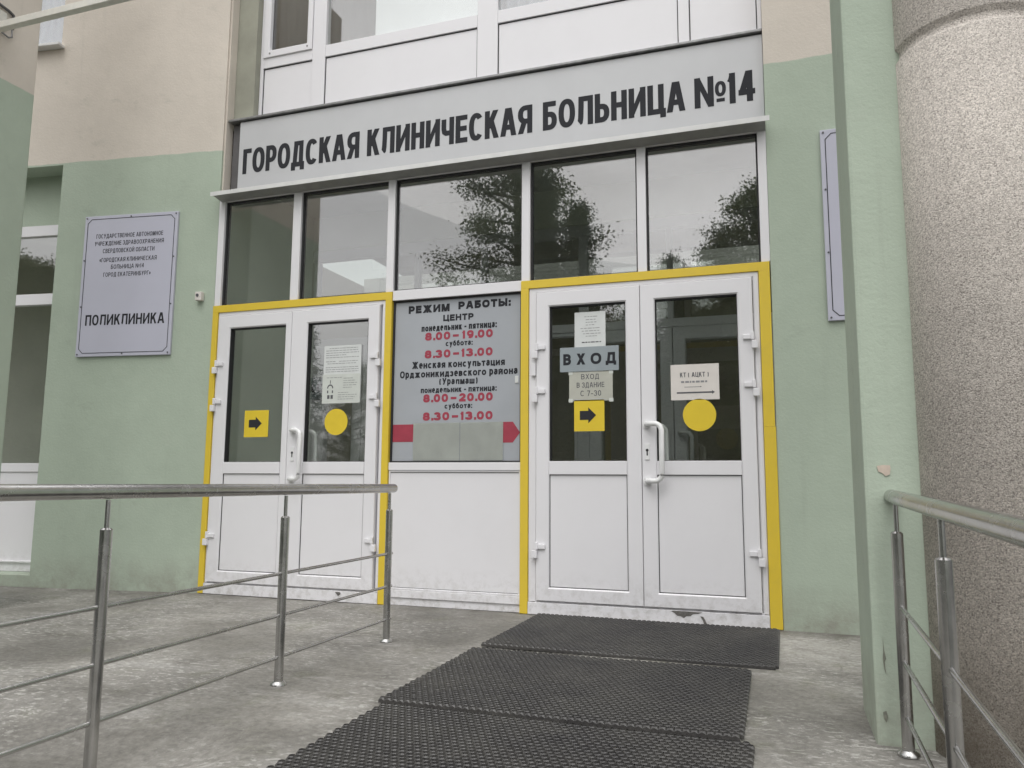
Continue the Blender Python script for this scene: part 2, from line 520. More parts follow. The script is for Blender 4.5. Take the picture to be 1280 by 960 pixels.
GL = {
 'А': (.74, [('d', (0, 0), (.44, 1)), ('d', (1, 0), (.56, 1)), ('c', [(.24, .27), (.76, .27)])]),
 'Б': (.62, [('p', [(0, 0), (0, 1)]), ('p', [(0, 1), (.88, 1)]), ('c', _bowl(0, 1, 0, .56))]),
 'В': (.64, [('p', [(0, 0), (0, 1)]), ('c', _bowl(0, .94, .53, 1)), ('c', _bowl(0, 1, 0, .53))]),
 'Г': (.50, [('p', [(0, 0), (0, 1), (1, 1)])]),
 'Д': (.74, [('p', [(0, -.17), (0, 0), (1, 0), (1, -.17)]), ('d', (.14, 0), (.30, 1)), ('p', [(.28, 1), (.86, 1)]), ('p', [(.86, 0), (.86, 1)])]),
 'Е': (.58, [('p', [(1, 0), (0, 0), (0, 1), (.97, 1)]), ('p', [(0, .52), (.88, .52)])]),
 'Ж': (.96, [('p', [(.5, 0), (.5, 1)]), ('d', (0, 0), (.46, .56)), ('d', (1, 0), (.54, .56)), ('d', (.46, .44), (.04, 1)), ('d', (.54, .44), (.96, 1))]),
 'З': (.58, [('c', [(0, .80)] + _arc(.45, .76, .48, .24, 150, -90, 12) + [(.34, .52)]), ('c', [(.34, .52)] + _arc(.45, .26, .55, .26, 90, -150, 14)[0:] + [(0, .2)])]),
 'И': (.70, _I), 'Й': (.70, _I + [('c', [(.28, 1.26), (.38, 1.17), (.62, 1.17), (.72, 1.26)])]),
 'К': (.66, [('p', [(0, 0), (0, 1)]), ('d', (.06, .36), (.93, 1)), ('d', (1, 0), (.40, .66))]),
 'Л': (.70, [('c', [(-.02, 0), (.07, .03), (.12, .2), (.15, .6), (.16, 1), (.18, 1)]), ('p', [(.16, 1), (1, 1), (1, 0)])]),
 'М': (.80, [('p', [(0, 0), (0, 1)]), ('p', [(1, 0), (1, 1)]), ('d', (.5, 0), (.07, 1)), ('d', (.5, 0), (.93, 1))]),
 'Н': (.66, [('p', [(0, 0), (0, 1)]), ('p', [(1, 0), (1, 1)]), ('p', [(0, .52), (1, .52)])]),
 'О': (.72, _O),
 'П': (.66, [('p', [(0, 0), (0, 1), (1, 1), (1, 0)])]),
 'Р': (.62, [('p', [(0, 0), (0, 1)]), ('c', _bowl(0, 1, .40, 1))]),
 'С': (.68, [('c', _arc(.5, .5, .5, .5, 42, 318, 24))]),
 'Т': (.62, [('p', [(0, 1), (1, 1)]), ('p', [(.5, 0), (.5, 1)])]),
 'У': (.66, [('d', (.52, .30), (0, 1)), ('d', (.22, 0), (1, 1))]),
 'Х': (.68, [('d', (0, 0), (.96, 1)), ('d', (1, 0), (.04, 1))]),
 'Ц': (.70, [('p', [(0, 1), (0, 0), (.92, 0), (.92, 1)]), ('p', [(.92, 0), (1.08, 0), (1.08, -.15)])]),
 'Ч': (.62, [('p', [(1, 0), (1, 1)]), ('c', [(0, 1.04), (0, .62), (.08, .47), (.3, .41), (1, .41)])]),
 'Ш': (.88, [('p', [(0, 1), (0, 0), (1, 0), (1, 1)]), ('p', [(.5, 0), (.5, 1)])]),
 'Ы': (.84, [('p', [(0, 0), (0, 1)]), ('c', _bowl(0, .66, 0, .56)), ('p', [(1, 0), (1, 1)])]),
 'Ь': (.62, [('p', [(0, 0), (0, 1)]), ('c', _bowl(0, 1, 0, .56))]),
 'Я': (.66, [('p', [(1, 0), (1, 1)]), ('c', [(1 - x, y) for x, y in _bowl(0, 1, .42, 1)]), ('d', (0, 0), (.48, .48))]),
 '№': (1.10, [('p', [(0, 0), (0, 1)]), ('p', [(.55, 0), (.55, 1)]), ('d', (.55, 0), (0, 1), .85), ('o', _arc(.95, .55, .15, .24, 0, 360, 20)[:-1], .62), ('c', [(.78, .10), (1.12, .10)], .62)]),
 '0': (.56, _O), '1': (.34, [('p', [(.8, 0), (.8, 1)]), ('c', [(.8, 1), (.45, .82), (0, .74)])]),
 '2': (.56, [('c', [(.02, .72)] + _arc(.5, .72, .48, .28, 165, -20, 12) + [(0, 0)]), ('p', [(0, 0), (1, 0)])]),
 '3': (.56, [('c', [(0, .80)] + _arc(.45, .76, .48, .24, 150, -90, 12) + [(.34, .52)]), ('c', [(.34, .52)] + _arc(.45, .26, .55, .26, 90, -150, 14) + [(0, .2)])]),
 '4': (.60, [('p', [(.78, 0), (.78, 1)]), ('d', (0, .26), (.74, 1)), ('p', [(.02, .27), (1, .27)])]),
 '7': (.54, [('p', [(0, 1), (1, 1)]), ('d', (.3, 0), (1, .98))]),
 '8': (.58, [('o', _arc(.5, .75, .44, .25, 0, 360, 20)[:-1]), ('o', _arc(.5, .26, .5, .26, 0, 360, 20)[:-1])]),
 '9': (.56, [('o', _arc(.5, .68, .5, .32, 0, 360, 20)[:-1]), ('c', [(1, .68), (.98, .35), (.8, .08), (.5, 0), (.15, .06)])]),
 '.': (.10, [('p', [(.5, 0), (.5, .02)])]), ':': (.10, [('p', [(.5, 0), (.5, .02)]), ('p', [(.5, .62), (.5, .64)])]),
 '-': (.36, [('p', [(0, .38), (1, .38)])]), '–': (.50, [('p', [(0, .42), (1, .42)])]),
 '(': (.36, [('c', _arc(1, .42, 1, .66, 120, 240, 10, 1))]), ')': (.36, [('c', _arc(0, .42, 1, .66, 60, -60, 10, 1))]),
 '«': (.44, [('c', [(.45, .75), (0, .42), (.45, .1)]), ('c', [(1, .75), (.55, .42), (1, .1)])]),
 '»': (.44, [('c', [(.55, .75), (1, .42), (.55, .1)]), ('c', [(0, .75), (.45, .42), (0, .1)])]),
}
XH = .74
LOW = {
 'а': (.52, [('c', [(.04, .56), (.2, .72), (.5, .74), (.82, .72), (.96, .56), (.96, 0)]), ('c', [(.96, .42), (.3, .40), (0, .30), (0, .12), (.25, 0), (.6, .02), (.96, .18)])]),
 'е': (.54, [('c', [(0, .38), (1, .38)] + _arc(.5, .37, .5, .37, 5, 310, 22))]),
 'б': (.54, [('o', _arc(.5, .33, .5, .33, 0, 360, 22)[:-1]), ('c', [(0, .33), (.03, .65), (.2, .88), (.95, 1)])]),
 'р': (.54, [('p', [(0, -.26), (0, .74)]), ('o', _arc(.5, .37, .5, .37, 0, 360, 22)[:-1])]),
 'у': (.56, [('d', (.5, 0), (0, .74)), ('d', (.2, -.26), (1, .74))]),
}
def glyph(ch):
    if ch in GL:
        return GL[ch], 1.0
    if ch in LOW:
        return LOW[ch], 1.0
    return GL[ch.upper()], XH
def _pen(mb, pts, t, y, closed=False, cap=False):
    P = [Vector(p) for p in pts]
    Q = [P[0]]
    for p in P[1:]:
        if (p - Q[-1]).length > 1e-5:
            Q.append(p)
    P = Q
    n = len(P)
    if cap:
        P[0] = P[0] + (P[0] - P[1]).normalized() * t / 2
        P[-1] = P[-1] + (P[-1] - P[-2]).normalized() * t / 2
    Lf, Rt = [], []
    for i in range(n):
        d1 = (P[i] - P[i - 1]).normalized() if (i > 0 or closed) else None
        d2 = (P[(i + 1) % n] - P[i]).normalized() if (i < n - 1 or closed) else None
        d1 = d1 or d2
        d2 = d2 or d1
        nrm = Vector((-(d1 + d2).y, (d1 + d2).x))
        nrm = nrm.normalized() if nrm.length > 1e-6 else Vector((-d1.y, d1.x))
        k = min(1.6, 1 / max(0.3, nrm.dot(Vector((-d1.y, d1.x)))))
        Lf.append(P[i] + nrm * t / 2 * k)
        Rt.append(P[i] - nrm * t / 2 * k)
    lv = [mb.bm.verts.new((p.x, y, p.y)) for p in Lf]
    rv = [mb.bm.verts.new((p.x, y, p.y)) for p in Rt]
    for i in range(n if closed else n - 1):
        j = (i + 1) % n
        mb.bm.faces.new((lv[i], rv[i], rv[j], lv[j]))
def text(mb, body, x0, x1, zb, cap, y, weight=0.16, gap=0.15, space=0.5):
    """flat print facing -y: ink from x0 to x1, baseline zb, capital height cap, stroke weight in cap heights"""
    t = weight * cap
    low = any(c.islower() for c in body)
    adv = []
    for ch in body:
        adv.append(space if ch == ' ' else glyph(ch)[0][0] * (0.86 if glyph(ch)[1] < 1 else 1.0))
    tot = 0
    xs = []
    for i, w_ in enumerate(adv):
        xs.append(tot)
        tot += w_
        if i < len(adv) - 1:
            tot += gap if body[i] != ' ' and body[i + 1] != ' ' else 0.0
    sx = (x1 - x0) / tot
    lay = 0
    for ch, xa, w_ in zip(body, xs, adv):
        if ch == ' ':
            continue
        (gw, strokes), sy = glyph(ch)
        gx, gwid = x0 + xa * sx, w_ * sx
        gh = cap * sy
        def m(p, gx=gx, gwid=gwid, gh=gh):
            return (gx + t / 2 + p[0] * max(gwid - t, 1e-4), zb + t / 2 + p[1] * (gh - t))
        for k, st in enumerate(strokes):
            yy = y - 0.00006 * k
            if st[0] == 'd':
                (ax, ay), (bx, by) = st[1], st[2]
                dx, dy = (bx - ax) * (gwid - t), (by - ay) * gh
                th_ = t * (st[3] if len(st) > 3 else 1) * min(1.5, math.hypot(dx, dy) / abs(dy))
                hw = th_ / 2
                def mx(px):
                    return gx + hw + px * max(gwid - th_, 1e-4)
                q = [(mx(ax) - hw, zb + ay * gh), (mx(ax) + hw, zb + ay * gh), (mx(bx) + hw, zb + by * gh), (mx(bx) - hw, zb + by * gh)]
                mb.bm.faces.new([mb.bm.verts.new((p[0], yy, p[1])) for p in q])
            else:
                _pen(mb, [m(p) for p in st[1]], t * (st[2] if len(st) > 2 else 1), yy, st[0] == 'o', st[0] == 'p')
    return mb

# ------------------------------------------------------------------ ground
struct(MB().box(-60, 60, -90, 14, -0.9, -0.62).build('ground', m_asph))
struct(MB().box(-60, 60, -80, -13, -0.64, -0.60).build('lawn', m_lawn))
# porch floor: a subdivided slab with a little unevenness
bmf = bmesh.new()
nx, ny = 90, 48
X0, X1, Y0, Y1 = -9.0, 4.0, -4.35, 0.06
rnd = random.Random(3)
hv = [[0.0] * (ny + 1) for _ in range(nx + 1)]
grid = []
for i in range(nx + 1):
    row = []
    for j in range(ny + 1):
        x = X0 + (X1 - X0) * i / nx
        y = Y0 + (Y1 - Y0) * j / ny
        z = -0.004 + 0.003 * math.sin(2.1 * x + 1.3 * y) * math.sin(1.7 * y - 0.8 * x)
        fy, fx = min(1, max(0, (-2.45 - y) / 0.5)), min(1, max(0, (-1.56 - x) / 0.32))
        z -= 0.065 * fy * fy * (3 - 2 * fy) * fx * fx * (3 - 2 * fx)
        row.append(bmf.verts.new((x, y, z)))
    grid.append(row)
for i in range(nx):
    for j in range(ny):
        f = bmf.faces.new((grid[i][j], grid[i + 1][j], grid[i + 1][j + 1], grid[i][j + 1]))
        f.smooth = True
pm = MB()
pm.bm.free()
pm.bm = bmf
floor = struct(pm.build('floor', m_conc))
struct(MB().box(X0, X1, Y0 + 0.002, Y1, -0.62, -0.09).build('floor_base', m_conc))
# ramp leading down behind the camera
rm = MB()
vs = [rm.bm.verts.new(v) for v in ((-2.0, -4.352, -0.006), (0.4, -4.352, -0.006), (0.4, -10.5, -0.6), (-2.0, -10.5, -0.6),
                                   (-2.0, -4.352, -0.62), (0.4, -4.352, -0.62), (0.4, -10.5, -0.63), (-2.0, -10.5, -0.63))]
for f in ((0, 1, 2, 3), (7, 6, 5, 4), (0, 4, 5, 1), (1, 5, 6, 2), (2, 6, 7, 3), (3, 7, 4, 0)):
    rm.bm.faces.new([vs[i] for i in f])
struct(rm.build('ramp', m_conc))

# ------------------------------------------------------------------ hospital building
B = thing('hospital_building', 'green and beige hospital building with white glazed entrance and yellow framed double doors', 'building', (-2.0, 0.5, 0))
LWT = Matrix.Translation((-4.17, 0, 0)) @ Matrix.Rotation(R(8), 4, 'Z')      # left wall turned 8 degrees; local x = minus the distance from the corner
# left wall around its two window recesses
w = MB(LWT)
w.poly([(0.0125, -0.01), (0.0125, 7), (-1.575, 7), (-1.575, 4.53), (-4.2, 4.53), (-4.2, 3.473), (-1.46, 3.473), (-1.46, 0.085), (-4.2, 0.085), (-4.2, -0.01)], 0.0, 0.35)
w.build('wall', m_split, B)
w = MB(LWT)
w.box(-4.2, -1.40, 0.20, 0.34, 3.03, 3.6)
w.build('recess_panel', m_green, B)
# right wall, and the wall over the entrance
w = MB()
w.box(0.0085, 3.6, 0.0, 0.35, -0.01, 7)
w.build('wall', m_split, B)
w = MB()
w.box(-4.6, -4.145, 0.02, 0.10, 3.10, 7)
w.build('window_reveal', m_beige, B)
MB().box(-4.6, -3.957, 0.102, 0.40, 3.70, 7).build('window_reveal', m_olive, B)
w = MB().box(-4.14, 0.007, 0.17, 0.33, 3.15, 3.76)
w.build('lintel', m_beige, B)
w = MB().box(-4.3, 0.2, 0.02, 0.4, 6.2, 7.0)
w.build('wall', m_beige, B)
# vestibule shell
w = MB()
w.box(-4.35, -4.172, 0.09, 1.36, 0.0, 3.5)
w.box(0.02, 0.2, 0.36, 5.0, 0.0, 3.5)
w.box(-4.16, 0.016, 1.34, 1.46, 3.03, 3.5)
w.build('vestibule_wall', m_int, B)
MB().box(-4.3, 0.15, 0.34, 3.5, 3.36, 3.6).build('vestibule_ceiling', m_ceil, B)
MB().box(-5.3, 0.15, 4.3, 4.9, 3.36, 3.6).build('corridor_ceiling', m_ceil, B)  # gap before this slab is an added opening that brightens the corridor
MB().box(-4.3, 0.15, 0.07, 5.0, -0.05, 0.02).build('vestibule_floor', m_intfloor, B)
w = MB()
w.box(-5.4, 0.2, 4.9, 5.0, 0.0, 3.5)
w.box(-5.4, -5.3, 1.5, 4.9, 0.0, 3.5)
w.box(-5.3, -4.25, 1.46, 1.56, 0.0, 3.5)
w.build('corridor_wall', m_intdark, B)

# entrance frame (white plastic profile)
e = MB()
FY0, FY1 = 0.0, 0.07
ZT = 3.048
for x0, x1, z0 in ((-4.155, -4.10, 2.202), (-3.459, -3.388, 2.202), (-2.643, -2.585, 2.202), (-1.607, -1.547, 2.202), (-0.810, -0.751, 2.202), (-0.046, 0.007, 2.202)):
    e.bbox(x0, x1, FY0, FY1, z0, ZT)
e.bbox(-4.155, 0.007, FY0 + 0.002, FY1, ZT + 0.001, 3.0735)
e.bbox(-2.584, -1.608, FY0, FY1, 2.135, 2.208)
e.bbox(-2.584, -1.608, FY0, FY1, 0.918, 0.972)
e.bbox(-2.584, -1.608, FY0, FY1, 0.052, 0.104)
e.bbox(-2.584, -1.608, FY0 + 0.012, FY1, 0.0, 0.050)
# fixed door frames inside the yellow posts
e.ring(-4.104, -2.639, 0.078, 2.145, 0.028, 0.028, 0.008, 0.036, 0.0, FY1)
e.ring(-1.550, -0.066, 0.078, 2.145, 0.055, 0.036, 0.008, 0.036, 0.0, FY1)
e.build('entrance_frame', m_pvc, B)
# plinth strips under the doors
th2 = MB().bbox(-4.104, -2.639, -0.012, FY1, 0.0, 0.076).build('threshold', m_pvc, B)
th = MB().bbox(-1.550, -0.066, -0.012, FY1, 0.0, 0.076).build('threshold', m_pvc, B)
k = MB()
k.poly([(-0.635, 0.073), (-0.56, 0.0745), (-0.45, 0.073), (-0.475, 0.064), (-0.505, 0.060), (-0.52, 0.048), (-0.545, 0.046), (-0.56, 0.034), (-0.58, 0.044), (-0.60, 0.046), (-0.615, 0.060)], -0.0138, 0.0016)
k.build('broken_edge', m_brokenconc, th, 'dark broken chip under the meeting of the leaves')
k = MB()
k.poly([(-0.462, 0.05), (-0.445, 0.047), (-0.435, 0.03), (-0.425, 0.008), (-0.44, 0.004), (-0.448, 0.026)], -0.0145, 0.002)
k.build('broken_edge', m_brokenconc, th)
k = MB()
k.poly([(-2.97, 0.066), (-2.93, 0.068), (-2.925, 0.055), (-2.945, 0.04), (-2.955, 0.052)], -0.0145, 0.002)
k.build('broken_edge', m_brokenconc, th2)
# yellow marking profile
e = MB()
YY0, YY1 = -0.010, 0.0695
e.bbox(-4.155, -4.106, YY0, YY1, 0.0, 2.145, 0.002)
e.bbox(-2.637, -2.586, YY0, YY1, 0.0, 2.145, 0.002)
e.bbox(-4.155, -2.586, YY0, YY1, 2.1445, 2.200, 0.002)
e.build('yellow_frame', m_yel, B)
e = MB()
e.bbox(-1.606, -1.552, YY0, YY1, 0.0, 2.145, 0.002)
e.bbox(-0.064, 0.006, YY0, YY1, 0.0, 1.1815, 0.002)
e.bbox(-0.064, 0.002, YY0, YY1, 1.182, 2.145, 0.002)
e.bbox(-1.606, 0.002, YY0, YY1, 2.1445, 2.200, 0.002)
e.build('yellow_frame', m_yel, B)

# upper lights
for x0, x1 in ((-4.10, -3.459), (-3.388, -2.643), (-2.585, -1.607), (-1.547, -0.810), (-0.751, -0.046)):
    fl = MB().ring(x0 + 0.001, x1 - 0.001, 2.209 if x0 == -2.585 else 2.2015, ZT - 0.001, 0.010, 0.010, 0.010, 0.012, 0.02, 0.065, 0.002, 0.004).build('fanlight', m_gasket, B)
    MB().box(x0 + 0.0105, x1 - 0.0105, 0.036, 0.044, 2.2195, ZT - 0.0135).build('pane', m_glass, fl)
# centre bay: lower white panel and printed glass
cp = MB().ring(-2.583, -1.609, 0.105, 0.917, 0.012, 0.012, 0.012, 0.012, 0.006, 0.06, 0.002, 0.003).build('infill_panel', m_pvc, B)
MB().box(-2.5705, -1.6215, 0.0145, 0.05, 0.1175, 0.9045).build('panel_sheet', m_pvc, cp)
for a in ((-2.571, -1.621, 0.012, 0.0143, 0.1165, 0.120), (-2.571, -1.621, 0.012, 0.0143, 0.902, 0.9055)):
    MB().box(*a).build('gasket', m_gasket, cp)
fl = MB().ring(-2.583, -1.609, 0.973, 2.134, 0.010, 0.010, 0.010, 0.010, 0.014, 0.06, 0.002, 0.004).build('fixed_light', m_gasket, B)
MB().box(-2.5725, -1.6195, 0.036, 0.044, 0.9835, 2.1235).build('pane', m_glass, fl)

def hinge(x, z, side, parent):
    h = MB()
    h.bbox(x - 0.019, x + 0.019, -0.040, -0.0155, z - 0.052, z - 0.003, 0.004)
    h.bbox(x - 0.010 + side * 0.012, x + 0.010 + side * 0.012, -0.0375, -0.0155, z + 0.001, z + 0.05, 0.004)
    a, b = sorted((x + side * 0.002, x + side * 0.070))
    h.bbox(a, b, -0.030, -0.0155, z + 0.006, z + 0.036, 0.004)
    return h.build('hinge', m_pvc, parent)
def handle(x, z0, z1, parent):
    h = MB()
    ya, yb = -0.0155, -0.075
    pts = [(x, ya, z1)]
    xo = x + 0.100
    for k in range(0, 7):
        a = math.pi / 2 * k / 6
        pts.append((xo - 0.045 + 0.045 * math.sin(a), yb + 0.0 + 0.01 * math.cos(a), z1 - 0.045 + 0.045 * math.cos(a)))
    for k in range(0, 7):
        a = math.pi / 2 * k / 6
        pts.append((xo - 0.045 + 0.045 * math.cos(a), yb + 0.01 * math.sin(a), z0 + 0.045 - 0.045 * math.sin(a)))
    pts.append((x, ya, z0))
    pts.insert(1, (x + 0.012, yb + 0.02, z1))
    pts.insert(-1, (x + 0.012, yb + 0.02, z0))
    h.tube(pts, 0.0165, 16)
    h.tube([(x, -0.0155, z1), (x, -0.026, z1)], 0.026, 18)
    h.tube([(x, -0.0155, z0), (x, -0.026, z0)], 0.026, 18)
    o = h.build('handle', m_handle, parent)
    q = MB()        # the inside pull of the same leaf
    q.tube([(p[0], 0.055 - p[1], p[2]) for p in pts], 0.0165, 14)
    q.build('inner_handle', m_handle, parent)
    return o
def leaf(x0, x1, gx0, gx1, hx, hs, pull=None, lock=True):
    z0, z1 = 0.088, 2.108
    d = MB()
    d.ring(x0, x1, z0, z1, gx0 - x0, x1 - gx1, 0.085, 0.098, -0.015, 0.055)
    d.bbox(gx0 + 0.0005, gx1 - 0.0005, -0.0145, 0.055, 0.892, 0.978, 0.003)
    o = d.build('door_leaf', m_pvc, B)
    q = MB()
    q.ring(gx0 - 0.001, gx1 + 0.001, 0.977, 2.011, 0.006, 0.006, 0.005, 0.007, -0.004, 0.045, 0.001, 0.002)
    q.build('gasket', m_gasket, o)
    q = MB()
    q.ring(gx0 - 0.001, gx1 + 0.001, 0.172, 0.893, 0.005, 0.005, 0.005, 0.005, -0.004, 0.045, 0.001, 0.002)
    q.build('gasket', m_gasket, o)
    MB().box(gx0 + 0.0045, gx1 - 0.0045, 0.018, 0.026, 0.9815, 2.0045).build('glass', m_glass, o)
    MB().bbox(gx0 + 0.0045, gx1 - 0.0045, -0.002, 0.03, 0.1765, 0.8885, 0.004).build('panel', m_pvc, o)
    for z in (1.712, 1.418, 0.408):
        hinge(hx, z, hs, o)
    if pull is not None:
        handle(pull, 0.853, 1.208, o)
        lk = MB().bbox(pull - 0.012, pull + 0.016, -0.021, -0.0152, 0.985, 1.085, 0.002).build('lock_plate', m_handle, o)
        kh = MB()
        kh.tube([(pull + 0.002, -0.0225, 1.045), (pull + 0.002, -0.0205, 1.045)], 0.009, 14)
        kh.box(pull - 0.002, pull + 0.006, -0.0222, -0.0205, 1.012, 1.045)
        kh.build('keyhole', m_gasket, o)
    return o
leaf(-4.082, -3.420, -3.980, -3.475, -4.093, 1)
leaf(-3.417, -2.680, -3.280, -2.772, -2.672, -1, -3.368)
leaf(-1.494, -0.801, -1.405, -0.894, -1.500, 1)
leaf(-0.797, -0.106, -0.705, -0.197, -0.098, -1, -0.766)
MB().bbox(-1.528, -1.498, -0.020, -0.0005, 1.545, 1.628, 0.003).build('door_contact', m_pvc, B)
# black strip standing in for the shadow gap where leaf meets frame
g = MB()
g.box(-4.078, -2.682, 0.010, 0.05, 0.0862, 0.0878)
g.build('shadow_gap_strip', m_gasket, B)

# inner partition with a second pair of doors
p = MB()
PY0, PY1 = 1.36, 1.43
for x0, x1 in ((-4.165, -4.09), (-3.1, -3.03), (-2.45, -2.37), (-1.555, -1.455), (-0.06, 0.014)):
    p.bbox(x0, x1, PY0, PY1, 0.02, 2.098)
    p.bbox(x0 + 0.014, x1 - 0.014, PY0, PY1, 2.172, 2.93)
p.bbox(-4.165, 0.014, PY0 - 0.003, PY1, 2.10, 2.17)
p.bbox(-4.165, 0.014, PY0 - 0.003, PY1, 2.932, 3.028)
p.bbox(-0.80, -0.755, PY0, PY1, 2.172, 2.93)
p.build('partition_frame', m_pvc, B)
def inner_leaf(x0, x1, pull):
    d = MB().ring(x0, x1, 0.05, 2.095, 0.10, 0.10, 0.10, 0.105, PY0 - 0.012, PY1)
    d.bbox(x0 + 0.1005, x1 - 0.1005, PY0 - 0.010, PY1, 0.86, 0.95)
    o = d.build('inner_door', m_pvc, B)
    MB().box(x0 + 0.0995, x1 - 0.0995, PY0 + 0.02, PY0 + 0.028, 0.949, 1.991).build('glass', m_glass, o)
    MB().box(x0 + 0.0995, x1 - 0.0995, PY0 + 0.004, PY0 + 0.04, 0.149, 0.861).build('panel', m_pvc, o)
    if pull:
        h = MB().tube([(pull, PY0 - 0.012, 1.24), (pull + 0.01, PY0 - 0.06, 1.24), (pull + 0.08, PY0 - 0.07, 1.235), (pull + 0.1, PY0 - 0.07, 1.2), (pull + 0.1, PY0 - 0.07, 0.9), (pull + 0.08, PY0 - 0.07, 0.86), (pull + 0.01, PY0 - 0.06, 0.855), (pull, PY0 - 0.012, 0.855)], 0.016, 12)
        h.build('handle', m_handle, o)
inner_leaf(-1.45, -0.765, None)
inner_leaf(-0.760, -0.066, -0.72)
inner_leaf(-4.085, -3.59, None)
inner_leaf(-3.585, -3.105, -3.54)
for x0, x1 in ((-3.028, -2.452), (-2.368, -1.557)):
    fl = MB().ring(x0, x1, 0.05, 2.095, 0.03, 0.03, 0.03, 0.03, PY0 + 0.005, PY1).build('inner_light', m_pvc, B)
    MB().box(x0 + 0.0295, x1 - 0.0295, PY0 + 0.03, PY0 + 0.038, 0.0795, 2.0655).build('pane', m_glass, fl)
for x0, x1 in ((-4.076, -3.086), (-3.044, -2.436), (-2.384, -1.541), (-1.469, -0.80), (-0.755, -0.046)):
    MB().box(x0, x1, PY0 + 0.03, PY0 + 0.038, 2.172, 2.930).build('inner_pane', m_glass, B)

# sill that caps the entrance glazing
s = MB().poly([(-4.157, 3.063), (0.033, 3.063), (0.033, 3.096), (-4.157, 3.096)], -0.112, 0.004)
o_ = s.build('entrance_sill', m_sillm, B)
s = MB()
pf = [(-0.1078, 3.066), (-0.0008, 3.0502), (-0.0008, 3.0760), (0.158, 3.0865), (0.158, 3.140), (-0.1078, 3.094)]
va = [s.bm.verts.new((-4.134, y, z)) for y, z in pf]
vb = [s.bm.verts.new((0.0062, y, z)) for y, z in pf]
s.bm.faces.new(va)
s.bm.faces.new(vb[::-1])
for i in range(6):
    j = (i + 1) % 6
    s.bm.faces.new((va[i], vb[i], vb[j], va[j]))
s.build('sill_sheet', m_sillg, o_)

# first-floor ribbon window
WY0, WY1 = 0.16, 0.23
wn = MB()
FL, FR = -3.955, 0.0075
wn.bbox(FL, -3.925, WY0, WY1, 3.76, 6.2)                 # left edge post
wn.bbox(-3.455, -3.335, WY0, WY1, 3.76, 6.2)
wn.bbox(-2.018, -1.855, WY0, WY1, 3.76, 6.2)
wn.bbox(-0.535, -0.462, WY0, WY1, 3.76, 6.2)
wn.bbox(-0.02, FR, WY0, WY1, 3.76, 6.2)
for a, b in ((-3.924, -3.456), (-3.334, -2.019), (-1.854, -0.536), (-0.461, -0.021)):
    wn.bbox(a, b, WY0, WY1, 4.235, 4.335)
    wn.bbox(a, b, WY0 + 0.002, WY1, 3.76, 3.80)
    wn.bbox(a, b, WY0, WY1, 6.12, 6.2)
wf = wn.build('ribbon_window', m_pvc, B)
for a, b in ((-3.924, -3.456), (-3.334, -2.019), (-1.854, -0.536), (-0.461, -0.021)):
    r_ = MB().ring(a, b, 3.801, 4.234, 0.006, 0.006, 0.006, 0.008, WY0 + 0.010, WY1, 0.001, 0.002).build('gasket', m_gasket, wf)
    MB().bbox(a + 0.0055, b - 0.0055, WY0 + 0.013, WY1 - 0.01, 3.8065, 4.2265, 0.002).build('spandrel_panel', m_pvc, wf)
    MB().box(a, b, WY0 + 0.03, WY0 + 0.038, 4.335, 6.12).build('pane', m_glass, wf)
sa = MB().ring(-3.922, -3.458, 4.32, 6.118, 0.055, 0.05, 0.062, 0.06, WY0 - 0.012, WY0 + 0.028)
sa.build('sash', m_pvc, wf)
for x in (-3.86, -3.50):
    MB().tube([(x, WY0 - 0.0145, 4.352), (x, WY0 - 0.011, 4.352)], 0.008, 12).build('drain_cap', m_ledge, wf)
# blinds and curtains behind the ribbon window
def curtain(x0, x1, z0, z1, y, mat, parent, name, amp=0.018, wave=0.11, T=None):
    c = MB(T)
    n = max(8, int((x1 - x0) / wave * 8))
    top, bot = [], []
    for i in range(n + 1):
        x = x0 + (x1 - x0) * i / n
        yy = y + amp * math.sin(2 * math.pi * x / wave) + amp * 0.5 * math.sin(2 * math.pi * x / (wave * 2.7) + 1)
        bot.append(c.bm.verts.new((x, yy, z0)))
        top.append(c.bm.verts.new((x, yy, z1)))
    for i in range(n):
        f = c.bm.faces.new((bot[i], bot[i + 1], top[i + 1], top[i]))
        f.smooth = True
    o = c.build(name, mat, parent)
    so = o.modifiers.new('thick', 'SOLIDIFY')
    so.thickness = 0.002
    return o
curtain(-3.95, -3.46, 4.30, 6.2, 0.27, m_curt_g, B, 'curtain', 0.008)
curtain(-3.455, -2.88, 4.30, 6.2, 0.262, m_curt_g, B, 'curtain', 0.006)
MB().box(-2.925, -2.00, 0.234, 0.239, 4.30, 6.2).build('blind', m_curt_w, B)
curtain(-1.90, -0.45, 4.30, 6.2, 0.31, m_curt_b, B, 'curtain', 0.014, 0.09)
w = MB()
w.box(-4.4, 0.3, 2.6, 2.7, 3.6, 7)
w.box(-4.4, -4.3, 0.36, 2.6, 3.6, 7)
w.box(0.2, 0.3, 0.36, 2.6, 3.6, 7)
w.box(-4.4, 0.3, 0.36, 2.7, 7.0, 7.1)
w.build('ward_wall', m_intdark, B)

